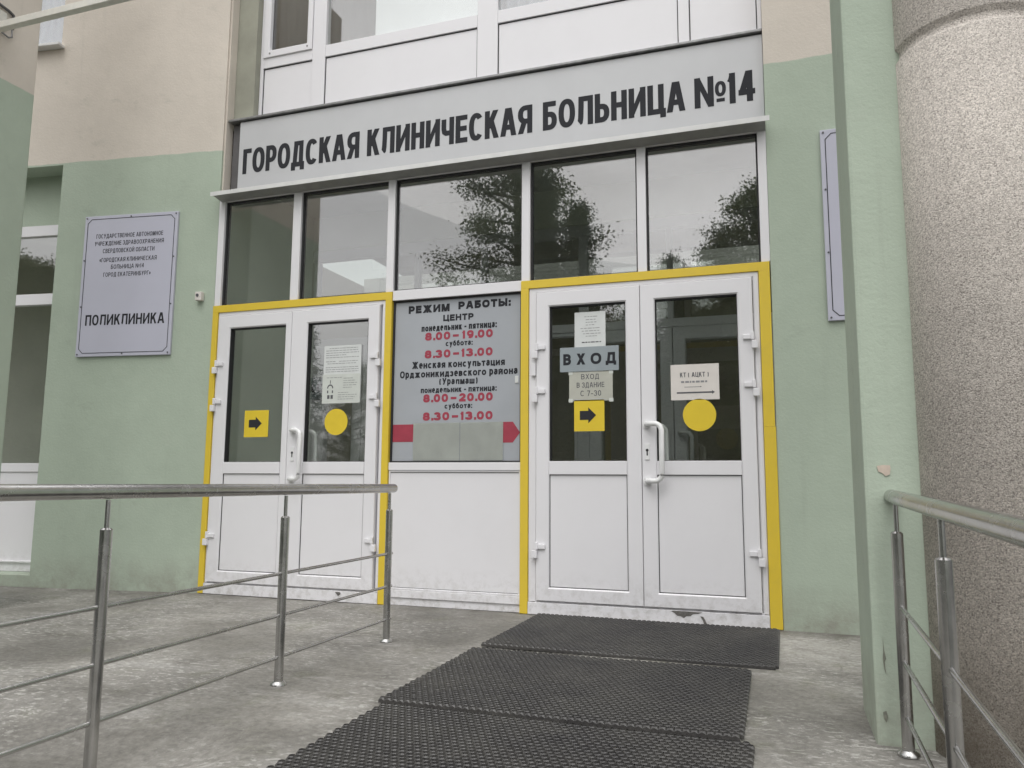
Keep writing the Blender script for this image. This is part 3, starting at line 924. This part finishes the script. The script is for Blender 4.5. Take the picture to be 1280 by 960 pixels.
# ground-floor window in the left recess
wl = MB(LWT)
wl.bbox(-3.4, -1.41, 0.195, 0.26, 2.935, 3.028)
wl.bbox(-3.4, -1.41, 0.195, 0.26, 2.325, 2.420)
wl.bbox(-3.4, -1.41, 0.195, 0.26, 0.90, 0.972)
wl.bbox(-3.4, -1.41, 0.205, 0.26, 0.087, 0.899)
wl.bbox(-3.4, -1.41, 0.185, 0.27, 0.160, 0.175)
wl.box(-1.43, -1.408, 0.19, 0.265, 0.087, 3.03)
wo = wl.build('window', m_pvc, B, 'tall narrow window in the left recess')
wl = MB(LWT)
wl.box(-3.4, -1.41, 0.22, 0.228, 2.420, 2.935)
wl.box(-3.4, -1.41, 0.22, 0.228, 0.972, 2.325)
wl.build('pane', m_glass, wo)
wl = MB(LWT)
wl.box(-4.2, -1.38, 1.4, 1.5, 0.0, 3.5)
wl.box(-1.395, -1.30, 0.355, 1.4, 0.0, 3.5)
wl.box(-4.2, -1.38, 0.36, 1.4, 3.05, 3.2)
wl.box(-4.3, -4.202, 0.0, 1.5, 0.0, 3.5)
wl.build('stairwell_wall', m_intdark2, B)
# first-floor window above it
wl = MB(LWT)
wl.bbox(-3.6, -1.577, 0.10, 0.16, 4.56, 4.60)
wo2 = wl.build('window', m_pvc, B, 'first floor window with bluish curtain')
wl = MB(LWT)
wl.box(-3.6, -1.577, 0.125, 0.133, 4.60, 6.8)
wl.build('pane', m_glass, wo2)
curtain(-3.4, -1.58, 4.58, 6.8, 0.19, m_curt_b, wo2, 'curtain', 0.012, 0.08, LWT)
wl = MB(LWT)
wl.bbox(-3.7, -1.545, -0.07, 0.12, 4.532, 4.556, 0.004)
wl.build('window_sill', m_sillm, wo2)
wl = MB(LWT)
wl.box(-3.9, -1.578, 0.36, 0.42, 4.4, 7)
wl.build('ward_wall', m_intdark, B)

# ------------------------------------------------------------------ porch pillars, round column, canopy bar
pl = MB()
pl.bbox(-5.45, -4.805, -2.34, -1.15, -0.02, 6.4, 0.012)
tag(pl.build('porch_pillar', m_split, base=(-5.1, -1.75, 0)), 'square porch pillar painted green below and beige above, beside the narrow window', 'pillar')
pl = thing('porch_pillar', 'pale green square pillar beside the rough round column', 'pillar', (0.4, -1.8, 0))
b_ = MB().bbox(0.285, 0.60, -2.0, -1.56, -0.02, 6.4, 0.012)
b_.build('shaft', m_split, pl)
k = MB()
k.poly([(0.327, 0.903), (0.345, 0.906), (0.368, 0.905), (0.369, 0.893), (0.366, 0.874), (0.352, 0.869), (0.343, 0.879), (0.331, 0.884)], -2.0035, 0.0025)
k.build('bare_patch', m_bare, pl, 'small bare beige patch in the green paint')
k = MB()
k.poly([(0.318, 0.34), (0.320, 0.30), (0.325, 0.27), (0.320, 0.26), (0.323, 0.22), (0.318, 0.235), (0.315, 0.27), (0.318, 0.30)], -2.0025, 0.0015)
k.build('paint_chip', m_chip, pl)
k = MB()
k.poly([(0.308, 0.10), (0.318, 0.105), (0.322, 0.085), (0.316, 0.068), (0.309, 0.08)], -2.0025, 0.0015)
k.build('paint_chip', m_chip, pl)
cl = MB()
prof = [(0.249, -0.02), (0.249, 2.330), (0.246, 2.336), (0.236, 2.345), (0.236, 2.372), (0.247, 2.382), (0.249, 2.388), (0.249, 6.4)]
prof2 = []
for (ra, za), (rb, zb) in zip(prof, prof[1:]):
    prof2.append((ra, za))
prof2.append(prof[-1])
cl.lathe(0.703, -1.962, prof2, 96)
tag(cl.build('round_column', m_peb, base=(0.703, -1.962, 0)), 'rough pebbledash round column with a groove near the top', 'column')

cb = thing('canopy_bar', 'cream metal canopy bar crossing in front of the beige wall and pillar', 'metal bar', (-4.8, -1.5, 3.8))
MB().bbox(-4.80, 0.288, -1.523, -1.477, 3.757, 3.803, 0.004).build('bar', m_beam, cb)
MB().bbox(-4.806, -4.790, -1.56, -1.405, 3.815, 3.945, 0.006).build('bracket', m_beam, cb)
MB().tube([(-4.79, -1.56, 4.01), (-4.79, -1.464, 3.975), (-4.79, -1.40, 3.968), (-4.79, -1.365, 3.955), (-4.79, -1.355, 3.92), (-4.795, -1.36, 3.86)], 0.010, 8).build('cable', m_dark, cb)
MB().tube([(-4.79, -1.56, 3.815), (-4.79, -1.447, 3.797), (-4.79, -1.385, 3.785), (-4.79, -1.362, 3.80), (-4.79, -1.366, 3.85)], 0.006, 8).build('cable', m_ledge, cb)

# ------------------------------------------------------------------ fascia sign
fs = thing('fascia_sign', 'long grey hospital name sign above the entrance', 'sign', (-2.0, 0.1, 3.15))
MB().bbox(-4.035, 0.006, 0.05, 0.16, 3.152, 3.728, 0.002).build('panel', m_sign, fs)
MB().box(-4.125, -4.037, 0.085, 0.16, 3.152, 3.728).build('side_trim', m_dark, fs)
MB().bbox(-4.14, 0.007, 0.028, 0.158, 3.738, 3.757, 0.004).build('flashing', m_ledge, fs)
t = MB()
YT = 0.0488
BS = 0.182
cap = 0.210
# coordinates refer to the sign face (y 0.05)
text(t, 'ГОРОДСКАЯ', -3.992, -2.928, 3.284, cap, YT, BS, 0.07)
text(t, 'КЛИНИЧЕСКАЯ', -2.862, -1.547, 3.284, cap, YT, BS, 0.07)
text(t, 'БОЛЬНИЦА', -1.470, -0.488, 3.284, cap, YT, BS, 0.07)
text(t, '№14', -0.428, -0.046, 3.284, cap, YT, BS, 0.07)
t.build('lettering', m_ink, fs)

# ------------------------------------------------------------------ wall boards
def board(x0, x1, z0, z1, T, root):
    b = MB(T)
    b.bbox(x0, x1, -0.022, -0.002, z0, z1, 0.003)
    b.build('panel', m_board, root)
    l = MB(T)
    i, c, wd_ = 0.028, 0.035, 0.005
    pts = [(x0 + i + c, z0 + i), (x1 - i - c, z0 + i), (x1 - i, z0 + i + c), (x1 - i, z1 - i - c), (x1 - i - c, z1 - i), (x0 + i + c, z1 - i), (x0 + i, z1 - i - c), (x0 + i, z0 + i + c)]
    for a, b2 in zip(pts, pts[1:] + pts[:1]):
        d = Vector((b2[0] - a[0], b2[1] - a[1])).normalized()
        n = Vector((-d.y, d.x)) * wd_ / 2
        e_ = d * wd_ / 2 * 0.4
        l.poly([(a[0] - e_.x + n.x, a[1] - e_.y + n.y), (a[0] - e_.x - n.x, a[1] - e_.y - n.y), (b2[0] + e_.x - n.x, b2[1] + e_.y - n.y), (b2[0] + e_.x + n.x, b2[1] + e_.y + n.y)], -0.0233, 0.001)
    l.build('border_line', m_ink, root)
    xm = (x0 + x1) / 2
    for x, z in ((x0 + 0.018, z0 + 0.018), (x1 - 0.018, z0 + 0.018), (x0 + 0.018, z1 - 0.018), (x1 - 0.018, z1 - 0.018), (xm, z0 + 0.018), (xm, z1 - 0.018),
                 (x0 + 0.018, z0 + 0.35 * (z1 - z0)), (x0 + 0.018, z0 + 0.68 * (z1 - z0)), (x1 - 0.018, z0 + 0.35 * (z1 - z0)), (x1 - 0.018, z0 + 0.68 * (z1 - z0))):
        MB(T).tube([(x, -0.027, z), (x, -0.0215, z)], 0.006, 10).build('screw', m_ink2, root)
lb = thing('wall_board', 'pale lilac board with black polyclinic lettering on the left green wall', 'sign', (-4.93, -0.13, 1.82))
board(-1.185, -0.335, 1.822, 2.995, LWT, lb)
t = MB(LWT)
for s_, w_, z in (('ГОСУДАРСТВЕННОЕ АВТОНОМНОЕ', 0.61, 2.802), ('УЧРЕЖДЕНИЕ ЗДРАВООХРАНЕНИЯ', 0.63, 2.740), ('СВЕРДЛОВСКОЙ ОБЛАСТИ', 0.47, 2.676),
                  ('«ГОРОДСКАЯ КЛИНИЧЕСКАЯ', 0.52, 2.600), ('БОЛЬНИЦА №14', 0.30, 2.540), ('ГОРОД ЕКАТЕРИНБУРГ»', 0.43, 2.476)):
    text(t, s_, -0.765 - w_ / 2, -0.765 + w_ / 2, z, 0.036, -0.0228, 0.135)
text(t, 'ПОЛИКЛИНИКА', -1.115, -0.400, 2.076, 0.088, -0.0228, 0.17, 0.11)
t.build('lettering', m_ink, lb)
rb = thing('wall_board', 'pale board on the right green wall, half hidden behind the pillar', 'sign', (0.75, -0.01, 1.8))
board(0.322, 1.18, 1.804, 2.994, None, rb)
al = thing('wall_sensor', 'small cream sensor box on the green wall left of the doors', 'sensor', (-4.27, -0.04, 2.28))
MB(LWT).bbox(-0.130, -0.075, -0.045, -0.001, 2.245, 2.315, 0.006).build('housing', m_paper2, al)
MB(LWT).tube([(-0.108, -0.050, 2.285), (-0.108, -0.0445, 2.285)], 0.012, 14).build('lens', m_ink2, al)

# ------------------------------------------------------------------ printed opening hours on the centre glass
hs = thing('opening_hours_panel', 'grey opening hours panel with black and red lines between the two doors', 'sign', (-2.1, 0.02, 0.98))
MB().box(-2.572, -1.620, 0.031, 0.0345, 0.984, 2.123).build('film', m_film, hs)
YF = 0.0302
t = MB()
for s_, x0, x1, zb, c, wt in (('РЕЖИМ', -2.469, -2.149, 2.036, 0.056, 0.30), ('РАБОТЫ:', -2.082, -1.701, 2.044, 0.056, 0.30), ('ЦЕНТР', -2.197, -1.966, 1.966, 0.046, 0.27),
                              ('понедельник - пятница:', -2.364, -1.799, 1.900, 0.048, 0.22), ('суббота:', -2.175, -1.975, 1.786, 0.040, 0.22),
                              ('Женская консультация', -2.433, -1.732, 1.634, 0.051, 0.22), ('Орджоникидзевского района', -2.526, -1.640, 1.570, 0.051, 0.22),
                              ('(Уралмаш)', -2.219, -1.930, 1.514, 0.047, 0.22), ('понедельник - пятница:', -2.360, -1.795, 1.459, 0.042, 0.22),
                              ('суббота:', -2.175, -1.972, 1.345, 0.038, 0.22)):
    text(t, s_, x0, x1, zb, c, YF, wt, 0.10, 0.42)
t.build('lettering', m_ink, hs)
t = MB()
for s_, x0, x1, zb in (('8.00 – 19.00', -2.335, -1.822, 1.833), ('8.30 –13.00', -2.335, -1.822, 1.705), ('8.00 – 20.00', -2.340, -1.818, 1.392), ('8.30 –13.00', -2.340, -1.818, 1.264)):
    text(t, s_, x0, x1, zb, 0.058, YF, 0.29, 0.12, 0.22)
t.build('lettering', m_red, hs, 'red lettering of the hours')
t = MB()
t.poly([(-2.571, 1.117), (-2.410, 1.117), (-2.410, 1.240), (-2.571, 1.240)], 0.0296, 0.001)
t.build('red_arrow', m_red, hs, 'square red tail of the arrow')
t = MB()
t.poly([(-1.760, 1.105), (-1.672, 1.105), (-1.6205, 1.172), (-1.672, 1.245), (-1.760, 1.245)], 0.0296, 0.001)
t.build('red_arrow', m_red, hs, 'pointed red head of the arrow')

def sheet(x0, x1, z0, z1, y, mat, name, label, cat='notice', slant=0.0, curl=0.004):
    """a sheet of paper with a slightly lifted surface"""
    b = MB()
    nx_, nz_ = 6, 8
    V = [[b.bm.verts.new((x0 + (x1 - x0) * i / nx_, y - curl * (0.15 + abs(math.sin(2.1 * i / nx_ + 1.7 * j / nz_ + x0 * 5)) ** 2 * 0.85) * (0.4 + 0.6 * abs(2 * i / nx_ - 1)),
                          z0 + (z1 - z0) * j / nz_ + slant * (x1 - x0) * i / nx_)) for j in range(nz_ + 1)] for i in range(nx_ + 1)]
    for i in range(nx_):
        for j in range(nz_):
            f = b.bm.faces.new((V[i][j], V[i + 1][j], V[i + 1][j + 1], V[i][j + 1]))
            f.smooth = False
    r_ = bmesh.ops.solidify(b.bm, geom=list(b.bm.faces), thickness=0.0006)
    return b, (lambda par=None: tag(b.build(name, mat, base=((x0 + x1) / 2, y, z0)), label, cat))
_, f = sheet(-2.409, -2.058, 0.986, 1.247, 0.0285, m_paperg, 'paper_sheet', 'blank pale sheet on the hours panel, next to the red arrow tail', 'paper sheet')
f()
_, f = sheet(-2.053, -1.740, 0.986, 1.246, 0.0285, m_paperg, 'paper_sheet', 'blank pale sheet on the hours panel, next to the red arrow head', 'paper sheet')
f()
sq = MB().bbox(-1.658, -1.632, 0.026, 0.0305, 1.508, 1.556, 0.001)
tag(sq.build('price_tag', m_paper, base=(-1.645, 0.03, 1.508)), 'tiny white tag stuck at the right edge of the opening hours panel', 'tag')

# ------------------------------------------------------------------ notices on the door glass (glass front at y 0.018)
YG = 0.0165
def print_lines(root, x0, x1, zs, y, mat, name='print', h=0.004, seed=1):
    rr = random.Random(seed)
    t = MB()
    for z, a, b in zs:
        x = x0 + (x1 - x0) * a
        xe = x0 + (x1 - x0) * b
        while x < xe - 0.004:
            w_ = min(rr.uniform(0.010, 0.030), xe - x)
            t.poly([(x, z), (x + w_, z), (x + w_, z + h), (x, z + h)], y, 0.0004)
            x += w_ + rr.uniform(0.004, 0.007)
    return t.build(name, mat, root)
def flat_thing(name, label, cat, x0, x1, z0, z1, y, mat, th=0.0012, part='sheet', rot=0.0):
    root = thing(name, label, cat, ((x0 + x1) / 2, y, z0))
    b = MB()
    b.bbox(x0, x1, y - th, y, z0, z1, th * 0.3)
    b.build(part, mat, root)
    return root, y - th
# left door
n, yy = flat_thing('notice', 'two-part printed notice over the yellow disc on the left double door', 'notice', -3.146, -2.835, 1.408, 1.832, YG, m_paper)
b = MB().bbox(-3.152, -2.838, yy - 0.0016, yy - 0.0003, 1.404, 1.618, 0.0003)
b.build('lower_sheet', m_paperg, n)
print_lines(n, -3.13, -2.85, [(1.810, 0.1, 0.95), (1.793, 0, 0.95), (1.776, 0, 0.98), (1.759, 0.0, 0.6), (1.742, 0, 0.98), (1.712, 0, 0.3), (1.712, 0.4, 0.95), (1.696, 0.05, 0.9), (1.668, 0, 0.98), (1.652, 0, 0.98), (1.636, 0, 0.98)], yy - 0.0006, m_inklight, seed=3)
print_lines(n, -3.13, -2.85, [(1.592, 0.05, 0.5), (1.585, 0.55, 0.85), (1.568, 0.55, 0.9), (1.551, 0.55, 0.95), (1.534, 0.55, 0.95), (1.517, 0.55, 0.8), (1.480, 0.4, 0.7), (1.464, 0.4, 0.95), (1.448, 0.4, 0.9), (1.432, 0.4, 0.85)], yy - 0.0022, m_inklight, seed=5)
t = MB()
for k in range(10):
    a0, a1 = math.pi * k / 10, math.pi * (k + 1) / 10
    t.poly([(-3.085 + 0.026 * math.cos(a0), 1.515 + 0.03 * math.sin(a0)), (-3.085 + 0.026 * math.cos(a1), 1.515 + 0.03 * math.sin(a1)), (-3.085 + 0.017 * math.cos(a1), 1.515 + 0.02 * math.sin(a1)), (-3.085 + 0.017 * math.cos(a0), 1.515 + 0.02 * math.sin(a0))], yy - 0.0022, 0.0004)
for a in ((-3.11, -3.10, 1.48, 1.50), (-3.07, -3.06, 1.48, 1.50), (-3.108, -3.088, 1.438, 1.466), (-3.08, -3.06, 1.438, 1.466), (-3.088, -3.082, 1.55, 1.575)):
    t.poly([(a[0], a[2]), (a[1], a[2]), (a[1], a[3]), (a[0], a[3])], yy - 0.0022, 0.0004)
t.build('pictogram', m_ink2, n)
def arrow_square(x0, x1, z0, z1, label):
    n, yy = flat_thing('arrow_sticker', label, 'sticker', x0, x1, z0, z1, YG, m_sticker)
    w_, h_ = x1 - x0, z1 - z0
    P = [(0.19, 0.36), (0.47, 0.36), (0.47, 0.25), (0.73, 0.505), (0.47, 0.76), (0.47, 0.65), (0.19, 0.65)]
    MB().poly([(x0 + w_ * a, z0 + h_ * c) for a, c in P], yy - 0.0006, 0.0005).build('arrow', m_ink, n)
    return n
def disc(cx, cz, r, label):
    b = MB().tube([(cx, YG - 0.0012, cz), (cx, YG, cz)], r, 64)
    for f in b.bm.faces:
        f.smooth = False
    return tag(b.build('yellow_disc', m_sticker, base=(cx, YG, cz)), label, 'sticker')
arrow_square(-3.826, -3.610, 1.166, 1.369, 'yellow square sticker with black arrow on the left double door')
disc(-3.028, 1.268, 0.096, 'round yellow sticker on the left double door, under the two-part notice')
# right door
n, yy = flat_thing('notice', 'white printed sheet above the grey entrance plate on the right double door', 'notice', -1.238, -1.030, 1.715, 1.962, YG, m_paper)
print_lines(n, -1.225, -1.045, [(1.928, 0.3, 0.8), (1.908, 0.35, 0.75), (1.890, 0.35, 0.75), (1.872, 0.35, 0.72), (1.850, 0.15, 0.9), (1.832, 0.2, 0.9), (1.814, 0.25, 0.9), (1.797, 0.35, 0.8)], yy - 0.0006, m_inklight, seed=8)
print_lines(n, -1.225, -1.045, [(1.755, 0.2, 0.95)], yy - 0.0006, m_ink2, h=0.007, seed=9)
n, yy = flat_thing('entrance_plate', 'grey plate reading ВХОД in large black letters on the right door', 'sign', -1.338, -0.944, 1.565, 1.728, 0.0145, m_plate, 0.003, 'plate')
t = MB()
for ch, x0, x1 in (('В', -1.315, -1.262), ('Х', -1.225, -1.165), ('О', -1.130, -1.058), ('Д', -1.030, -0.960)):
    text(t, ch, x0, x1, 1.610, 0.075, yy - 0.0006, 0.24)
t.build('lettering', m_ink, n)
n, yy = flat_thing('notice', 'khaki sheet with entry time 7-30 on the right double door', 'notice', -1.276, -0.986, 1.370, 1.563, YG, m_paperk)
t = MB()
text(t, 'ВХОД', -1.195, -1.075, 1.513, 0.034, yy - 0.0006, 0.14)
text(t, 'В ЗДАНИЕ', -1.225, -1.040, 1.458, 0.034, yy - 0.0006, 0.14)
text(t, 'С 7-30', -1.200, -1.062, 1.402, 0.036, yy - 0.0006, 0.14)
t.build('lettering', m_ink2, n)
for x in (-1.280, -1.010):
    for z in (1.545, 1.362):
        MB().bbox(x, x + 0.028, yy - 0.0008, yy - 0.0002, z, z + 0.024, 0.0002).build('tape', m_paperg, n)
arrow_square(-1.243, -1.042, 1.172, 1.377, 'yellow square sticker with black arrow on the right double door')
n, yy = flat_thing('notice', 'cream sheet with a long thin arrow, above the yellow disc on the right double door', 'notice', -0.614, -0.318, 1.358, 1.583, YG, m_paper2)
t = MB()
text(t, 'КТ ( АЦКТ )', -0.556, -0.380, 1.502, 0.030, yy - 0.0006, 0.17)
t.poly([(-0.578, 1.399), (-0.362, 1.399), (-0.362, 1.392), (-0.345, 1.404), (-0.362, 1.416), (-0.362, 1.409), (-0.578, 1.409)], yy - 0.0006, 0.0004)
t.poly([(-0.530, 1.438), (-0.432, 1.438), (-0.432, 1.435), (-0.424, 1.440), (-0.432, 1.445), (-0.432, 1.441), (-0.530, 1.441)], yy - 0.0006, 0.0004)
t.build('lettering', m_ink2, n)
print_lines(n, -0.55, -0.39, [(1.466, 0.0, 1.0)], yy - 0.0006, m_inklight, h=0.012, seed=12)
disc(-0.442, 1.263, 0.101, 'round yellow sticker under the cream sheet on the right double door')
# plate on the inner door seen through the left door
n, yy = flat_thing('entrance_plate', 'dim second entrance plate on the inner door behind the left glass', 'sign', -4.32 + 0.16, -3.80, 1.60, 1.80, 1.330, m_plate, 0.003, 'plate')
t = MB()
for ch, x0, x1 in (('Х', -4.14, -4.075), ('О', -4.05, -3.98), ('Д', -3.95, -3.88)):
    text(t, ch, x0, x1, 1.66, 0.085, yy - 0.0006, 0.24)
t.build('lettering', m_ink, n)

# ------------------------------------------------------------------ railings
def railing(x, posts, top, bars, zf, label, loc):
    """posts: list of y; top: handrail points; bars: list of point lists; zf(y): drop of the upper parts along the run"""
    r_ = thing('railing', label, 'railing', loc)
    h = MB()
    h.tube(top, 0.0235, 20)
    h.build('handrail', m_steel, r_)
    for y in posts:
        d = zf(y)
        q = MB()
        zg = -0.069 if (x < -1.5 and y < -2.6) else 0.0
        q.tube([(x, y, zg), (x, y, 0.684 + d)], 0.0188, 20)
        po = q.build('post', m_steel, r_)
        MB().tube([(x, y, 0.6845 + d), (x, y, 0.690 + d)], [0.0188, 0.0135], 20).build('cap', m_chrome, po)
        MB().tube([(x, y, 0.690 + d), (x, y, 0.777 + d)], 0.0078, 12).build('pin', m_steel, po)
        MB().tube([(x, y, zg - 0.004), (x, y, zg + 0.004), (x, y, zg + 0.014)], [0.033, 0.033, 0.0215], 24).build('flange', m_steel, po)
    for b_ in bars:
        MB().tube(b_, 0.0072, 12).build('rod', m_steel, r_)
    return r_
def rounded_end(p0, p1, r=0.0235):
    return [p0, p1]
railing(-1.99, [-1.10, -2.045, -2.985, -3.93], [(-1.99, -1.055, 0.803), (-1.99, -4.30, 0.803)],
        [[(-1.99, -1.06, z), (-1.99, -4.25, z - 0.01)] for z in (0.455, 0.283, 0.113)], lambda y: 0.0,
        'long steel tube railing standing in front of the left double door', (-1.99, -2.0, 0))
sl = lambda y: 0.022 * (y + 2.05)
railing(0.367, [-2.085, -2.84, -3.6], [(0.367, -1.90, 0.803), (0.367, -2.05, 0.800), (0.367, -4.2, 0.753)],
        [[(0.367, -2.06, z), (0.367, -4.2, z - 0.085)] for z in (0.453, 0.283, 0.113)], sl,
        'steel railing starting at the pale green pillar beside the round column', (0.367, -2.8, 0))

# ------------------------------------------------------------------ rubber ring mats
def mat_mesh(lx, ly, px=0.0275, py=0.0265, th=0.019):
    bm = bmesh.new()
    ncol, nrow = int(lx / px), int(ly / py)
    rr = random.Random(5)
    for j in range(nrow):
        for i in range(ncol):
            ox = (0.5 if j % 2 else 0.0) * px
            cx = -lx / 2 + ox + (i + 0.5) * px
            cy = -ly / 2 + (j + 0.5) * py
            zt = th + 0.003 * math.sin(cx * 5.0 + 1) * math.cos(cy * 4.0) + rr.uniform(-0.0008, 0.0008)
            hr = rr.uniform(0.92, 1.05)
            q = [(1, 0), (1, 1), (0, 1), (-1, 1), (-1, 0), (-1, -1), (0, -1), (1, -1)]
            outer = [bm.verts.new((cx + a * px / 2, cy + b * py / 2, zt - (0.0095 if a * b else 0.0035))) for a, b in q]
            mid, inn = [], []
            for k in range(8):
                a = k * math.pi / 4
                mid.append(bm.verts.new((cx + math.cos(a) * px * 0.40 * hr, cy + math.sin(a) * py * 0.40 * hr, zt)))
                inn.append(bm.verts.new((cx + math.cos(a) * px * 0.345 * hr, cy + math.sin(a) * py * 0.33 * hr, 0.001)))
            for k in range(8):
                n_ = (k + 1) % 8
                bm.faces.new((outer[k], outer[n_], mid[n_], mid[k]))
                bm.faces.new((mid[k], mid[n_], inn[n_], inn[k]))
            # outer skirt of the border cells
            if i in (0, ncol - 1) or j in (0, nrow - 1):
                lo = [bm.verts.new((v.co.x, v.co.y, 0.001)) for v in outer]
                for k in range(8):
                    n_ = (k + 1) % 8
                    bm.faces.new((outer[n_], outer[k], lo[k], lo[n_]))
    me = bpy.data.meshes.new('rubber_mat')
    bm.to_mesh(me)
    bm.free()
    me.materials.append(m_rub)
    return me
mm = mat_mesh(1.40, 1.0)
for (x, y, rz, sx, z, lab) in ((-0.735, -0.555, -0.4, 1.045, 0.0, 'black rubber ring mat touching the threshold of the right double door'),
                               (-0.795, -1.645, 0.3, 0.965, 0.001, 'black rubber ring mat lying between two other mats'),
                               (-0.755, -2.665, 0.15, 0.965, -0.002, 'black rubber ring mat farthest from the doors, last of the row')):
    o = bpy.data.objects.new('rubber_mat', mm)
    COL.objects.link(o)
    o.location = (x, y, z)
    o.rotation_euler = (0, 0, R(rz))
    o.scale = (sx, 1.0, 1.0)
    tag(o, lab, 'mat', 'rubber mats before the door')

# ------------------------------------------------------------------ trees across the yard (seen mirrored in the glass; far-left ones added to darken it)
def tree_meshes(kind, seed):
    rr = random.Random(seed)
    tk = bmesh.new()
    cr = bmesh.new()
    H = 10.0
    tmb = MB()
    tmb.bm.free()
    tmb.bm = tk
    tmb.tube([(0, 0, 0), (0.05, 0, H * 0.4), (0.0, 0.08, H * 0.75), (0, 0, H * 0.97)], [0.16, 0.12, 0.07, 0.02], 8)
    cl = []
    nb = 70 if kind == 'spruce' else 64
    for k in range(nb):
        f = k / nb
        z = H * (0.10 + 0.88 * f) if kind == 'spruce' else H * (0.14 + 0.84 * f)
        if kind == 'spruce':
            rad = 1.9 * (1 - f) ** 1.0 + 0.08
        else:
            rad = 2.1 * math.sin(math.pi * min(1, f * 0.85 + 0.15)) ** 0.7 + 0.15
        a = k * 2.4 + rr.uniform(-0.4, 0.4)
        rad *= rr.uniform(0.65, 1.15)
        tip = Vector((rad * math.cos(a), rad * math.sin(a), z + (-0.25 if kind == 'spruce' else 0.6) * rad * 0.5))
        tmb.tube([(0, 0, z), tuple(tip)], [0.05, 0.012], 5)
        cl.append((Vector((0, 0, z)), tip, rad))
    for a, b, rad in cl:
        m = int(520 if kind == 'spruce' else 600)
        for _ in range(m):
            s = rr.random() ** 0.6
            p = a.lerp(b, s) + Vector((rr.gauss(0, 0.19), rr.gauss(0, 0.19), rr.gauss(0, 0.17) - (0.1 if kind == 'spruce' else 0.0)))
            sz = rr.uniform(0.028, 0.055)
            u = Vector((rr.gauss(0, 1), rr.gauss(0, 1), rr.gauss(0, 0.6))).normalized()
            v = u.cross(Vector((rr.gauss(0, 1), rr.gauss(0, 1), rr.gauss(0, 1)))).normalized()
            cr.faces.new([cr.verts.new(p + sz * q) for q in (u, 0.6 * v, -u, -0.6 * v)])
    out = []
    for bm, nm, mt in ((tk, 'trunk', m_bark), (cr, 'crown', m_needle if kind == 'spruce' else m_leaf)):
        me = bpy.data.meshes.new(nm)
        bm.to_mesh(me)
        bm.free()
        me.materials.append(mt)
        out.append(me)
    return out
TM = {'spruce': tree_meshes('spruce', 1), 'birch': tree_meshes('birch', 2), 'birch2': tree_meshes('birch', 9)}
spots = [('birch', -0.35, -20, 1.10), ('birch2', -1.6, -22, 1.0), ('spruce', -3.2, -21, 0.93), ('spruce', -6.2, -20, 1.12), ('spruce', -7.5, -20, 1.25),
         ('birch', -9.0, -22, 1.5), ('birch', 1.6, -22, 1.2), ('spruce', -11.6, -23, 0.70), ('birch', -14.0, -24, 0.62), ('spruce', -5.0, -23, 0.80), ('birch2', -2.4, -24, 0.85),
         ('birch', -4.4, -22, 0.70), ('birch2', -5.6, -24, 0.78), ('birch', -8.2, -23, 0.85), ('birch2', -1.0, -23, 0.9),
         ('birch2', -17.0, -24, 0.66), ('birch', -20.0, -23, 0.7), ('birch2', -8.4, -24, 0.7), ('birch', -1.2, -25, 0.7), ('spruce', -12.8, -22, 0.55), ('birch2', -4.2, -25, 0.62), ('birch', -2.8, -27, 0.75), ('birch2', -6.6, -26, 0.78), ('birch', -10.4, -26, 0.75), ('spruce', 0.8, -26, 0.8), ('birch2', 0.2, -28, 0.8),
         ('birch', -24.0, -20, 0.8), ('spruce', -27.0, -17, 0.9), ('birch2', -29.0, -13, 0.9), ('birch', -31.0, -8, 0.9), ('birch2', -33.0, -3, 0.95),  # from here on: unseen trees added to darken the narrow window's reflection
         ('birch', -20.0, -6.5, 0.75), ('birch2', -22.5, -9, 0.85), ('spruce', -23.5, -5, 0.8), ('birch', -25.0, -11, 0.9), ('birch2', -27.0, -7, 0.95), ('birch', -24.0, -15, 0.85),
         ('birch', -21.8, -21.5, 1.0), ('birch2', -23.2, -24, 1.05), ('birch', -19.2, -19.5, 0.9), ('spruce', -21.0, -26, 1.0), ('birch2', -25.5, -22, 1.0), ('birch', -17.5, -17, 0.7)]
for k, (kd, x, y, s) in enumerate(spots):
    word = 'dark spruce' if kd == 'spruce' else 'leafy birch'
    t_ = thing('tree', word + ' across the yard, out of view, mirrored in the window glass', 'tree', (x, y, -0.62), 'trees mirrored in the entrance glass')
    t_.scale = (s, s, s)
    t_.rotation_euler = (0, 0, k * 1.3)
    for nm, me in zip(('trunk', 'crown'), TM[kd]):
        c_ = bpy.data.objects.new(nm, me)
        COL.objects.link(c_)
        c_.parent = t_
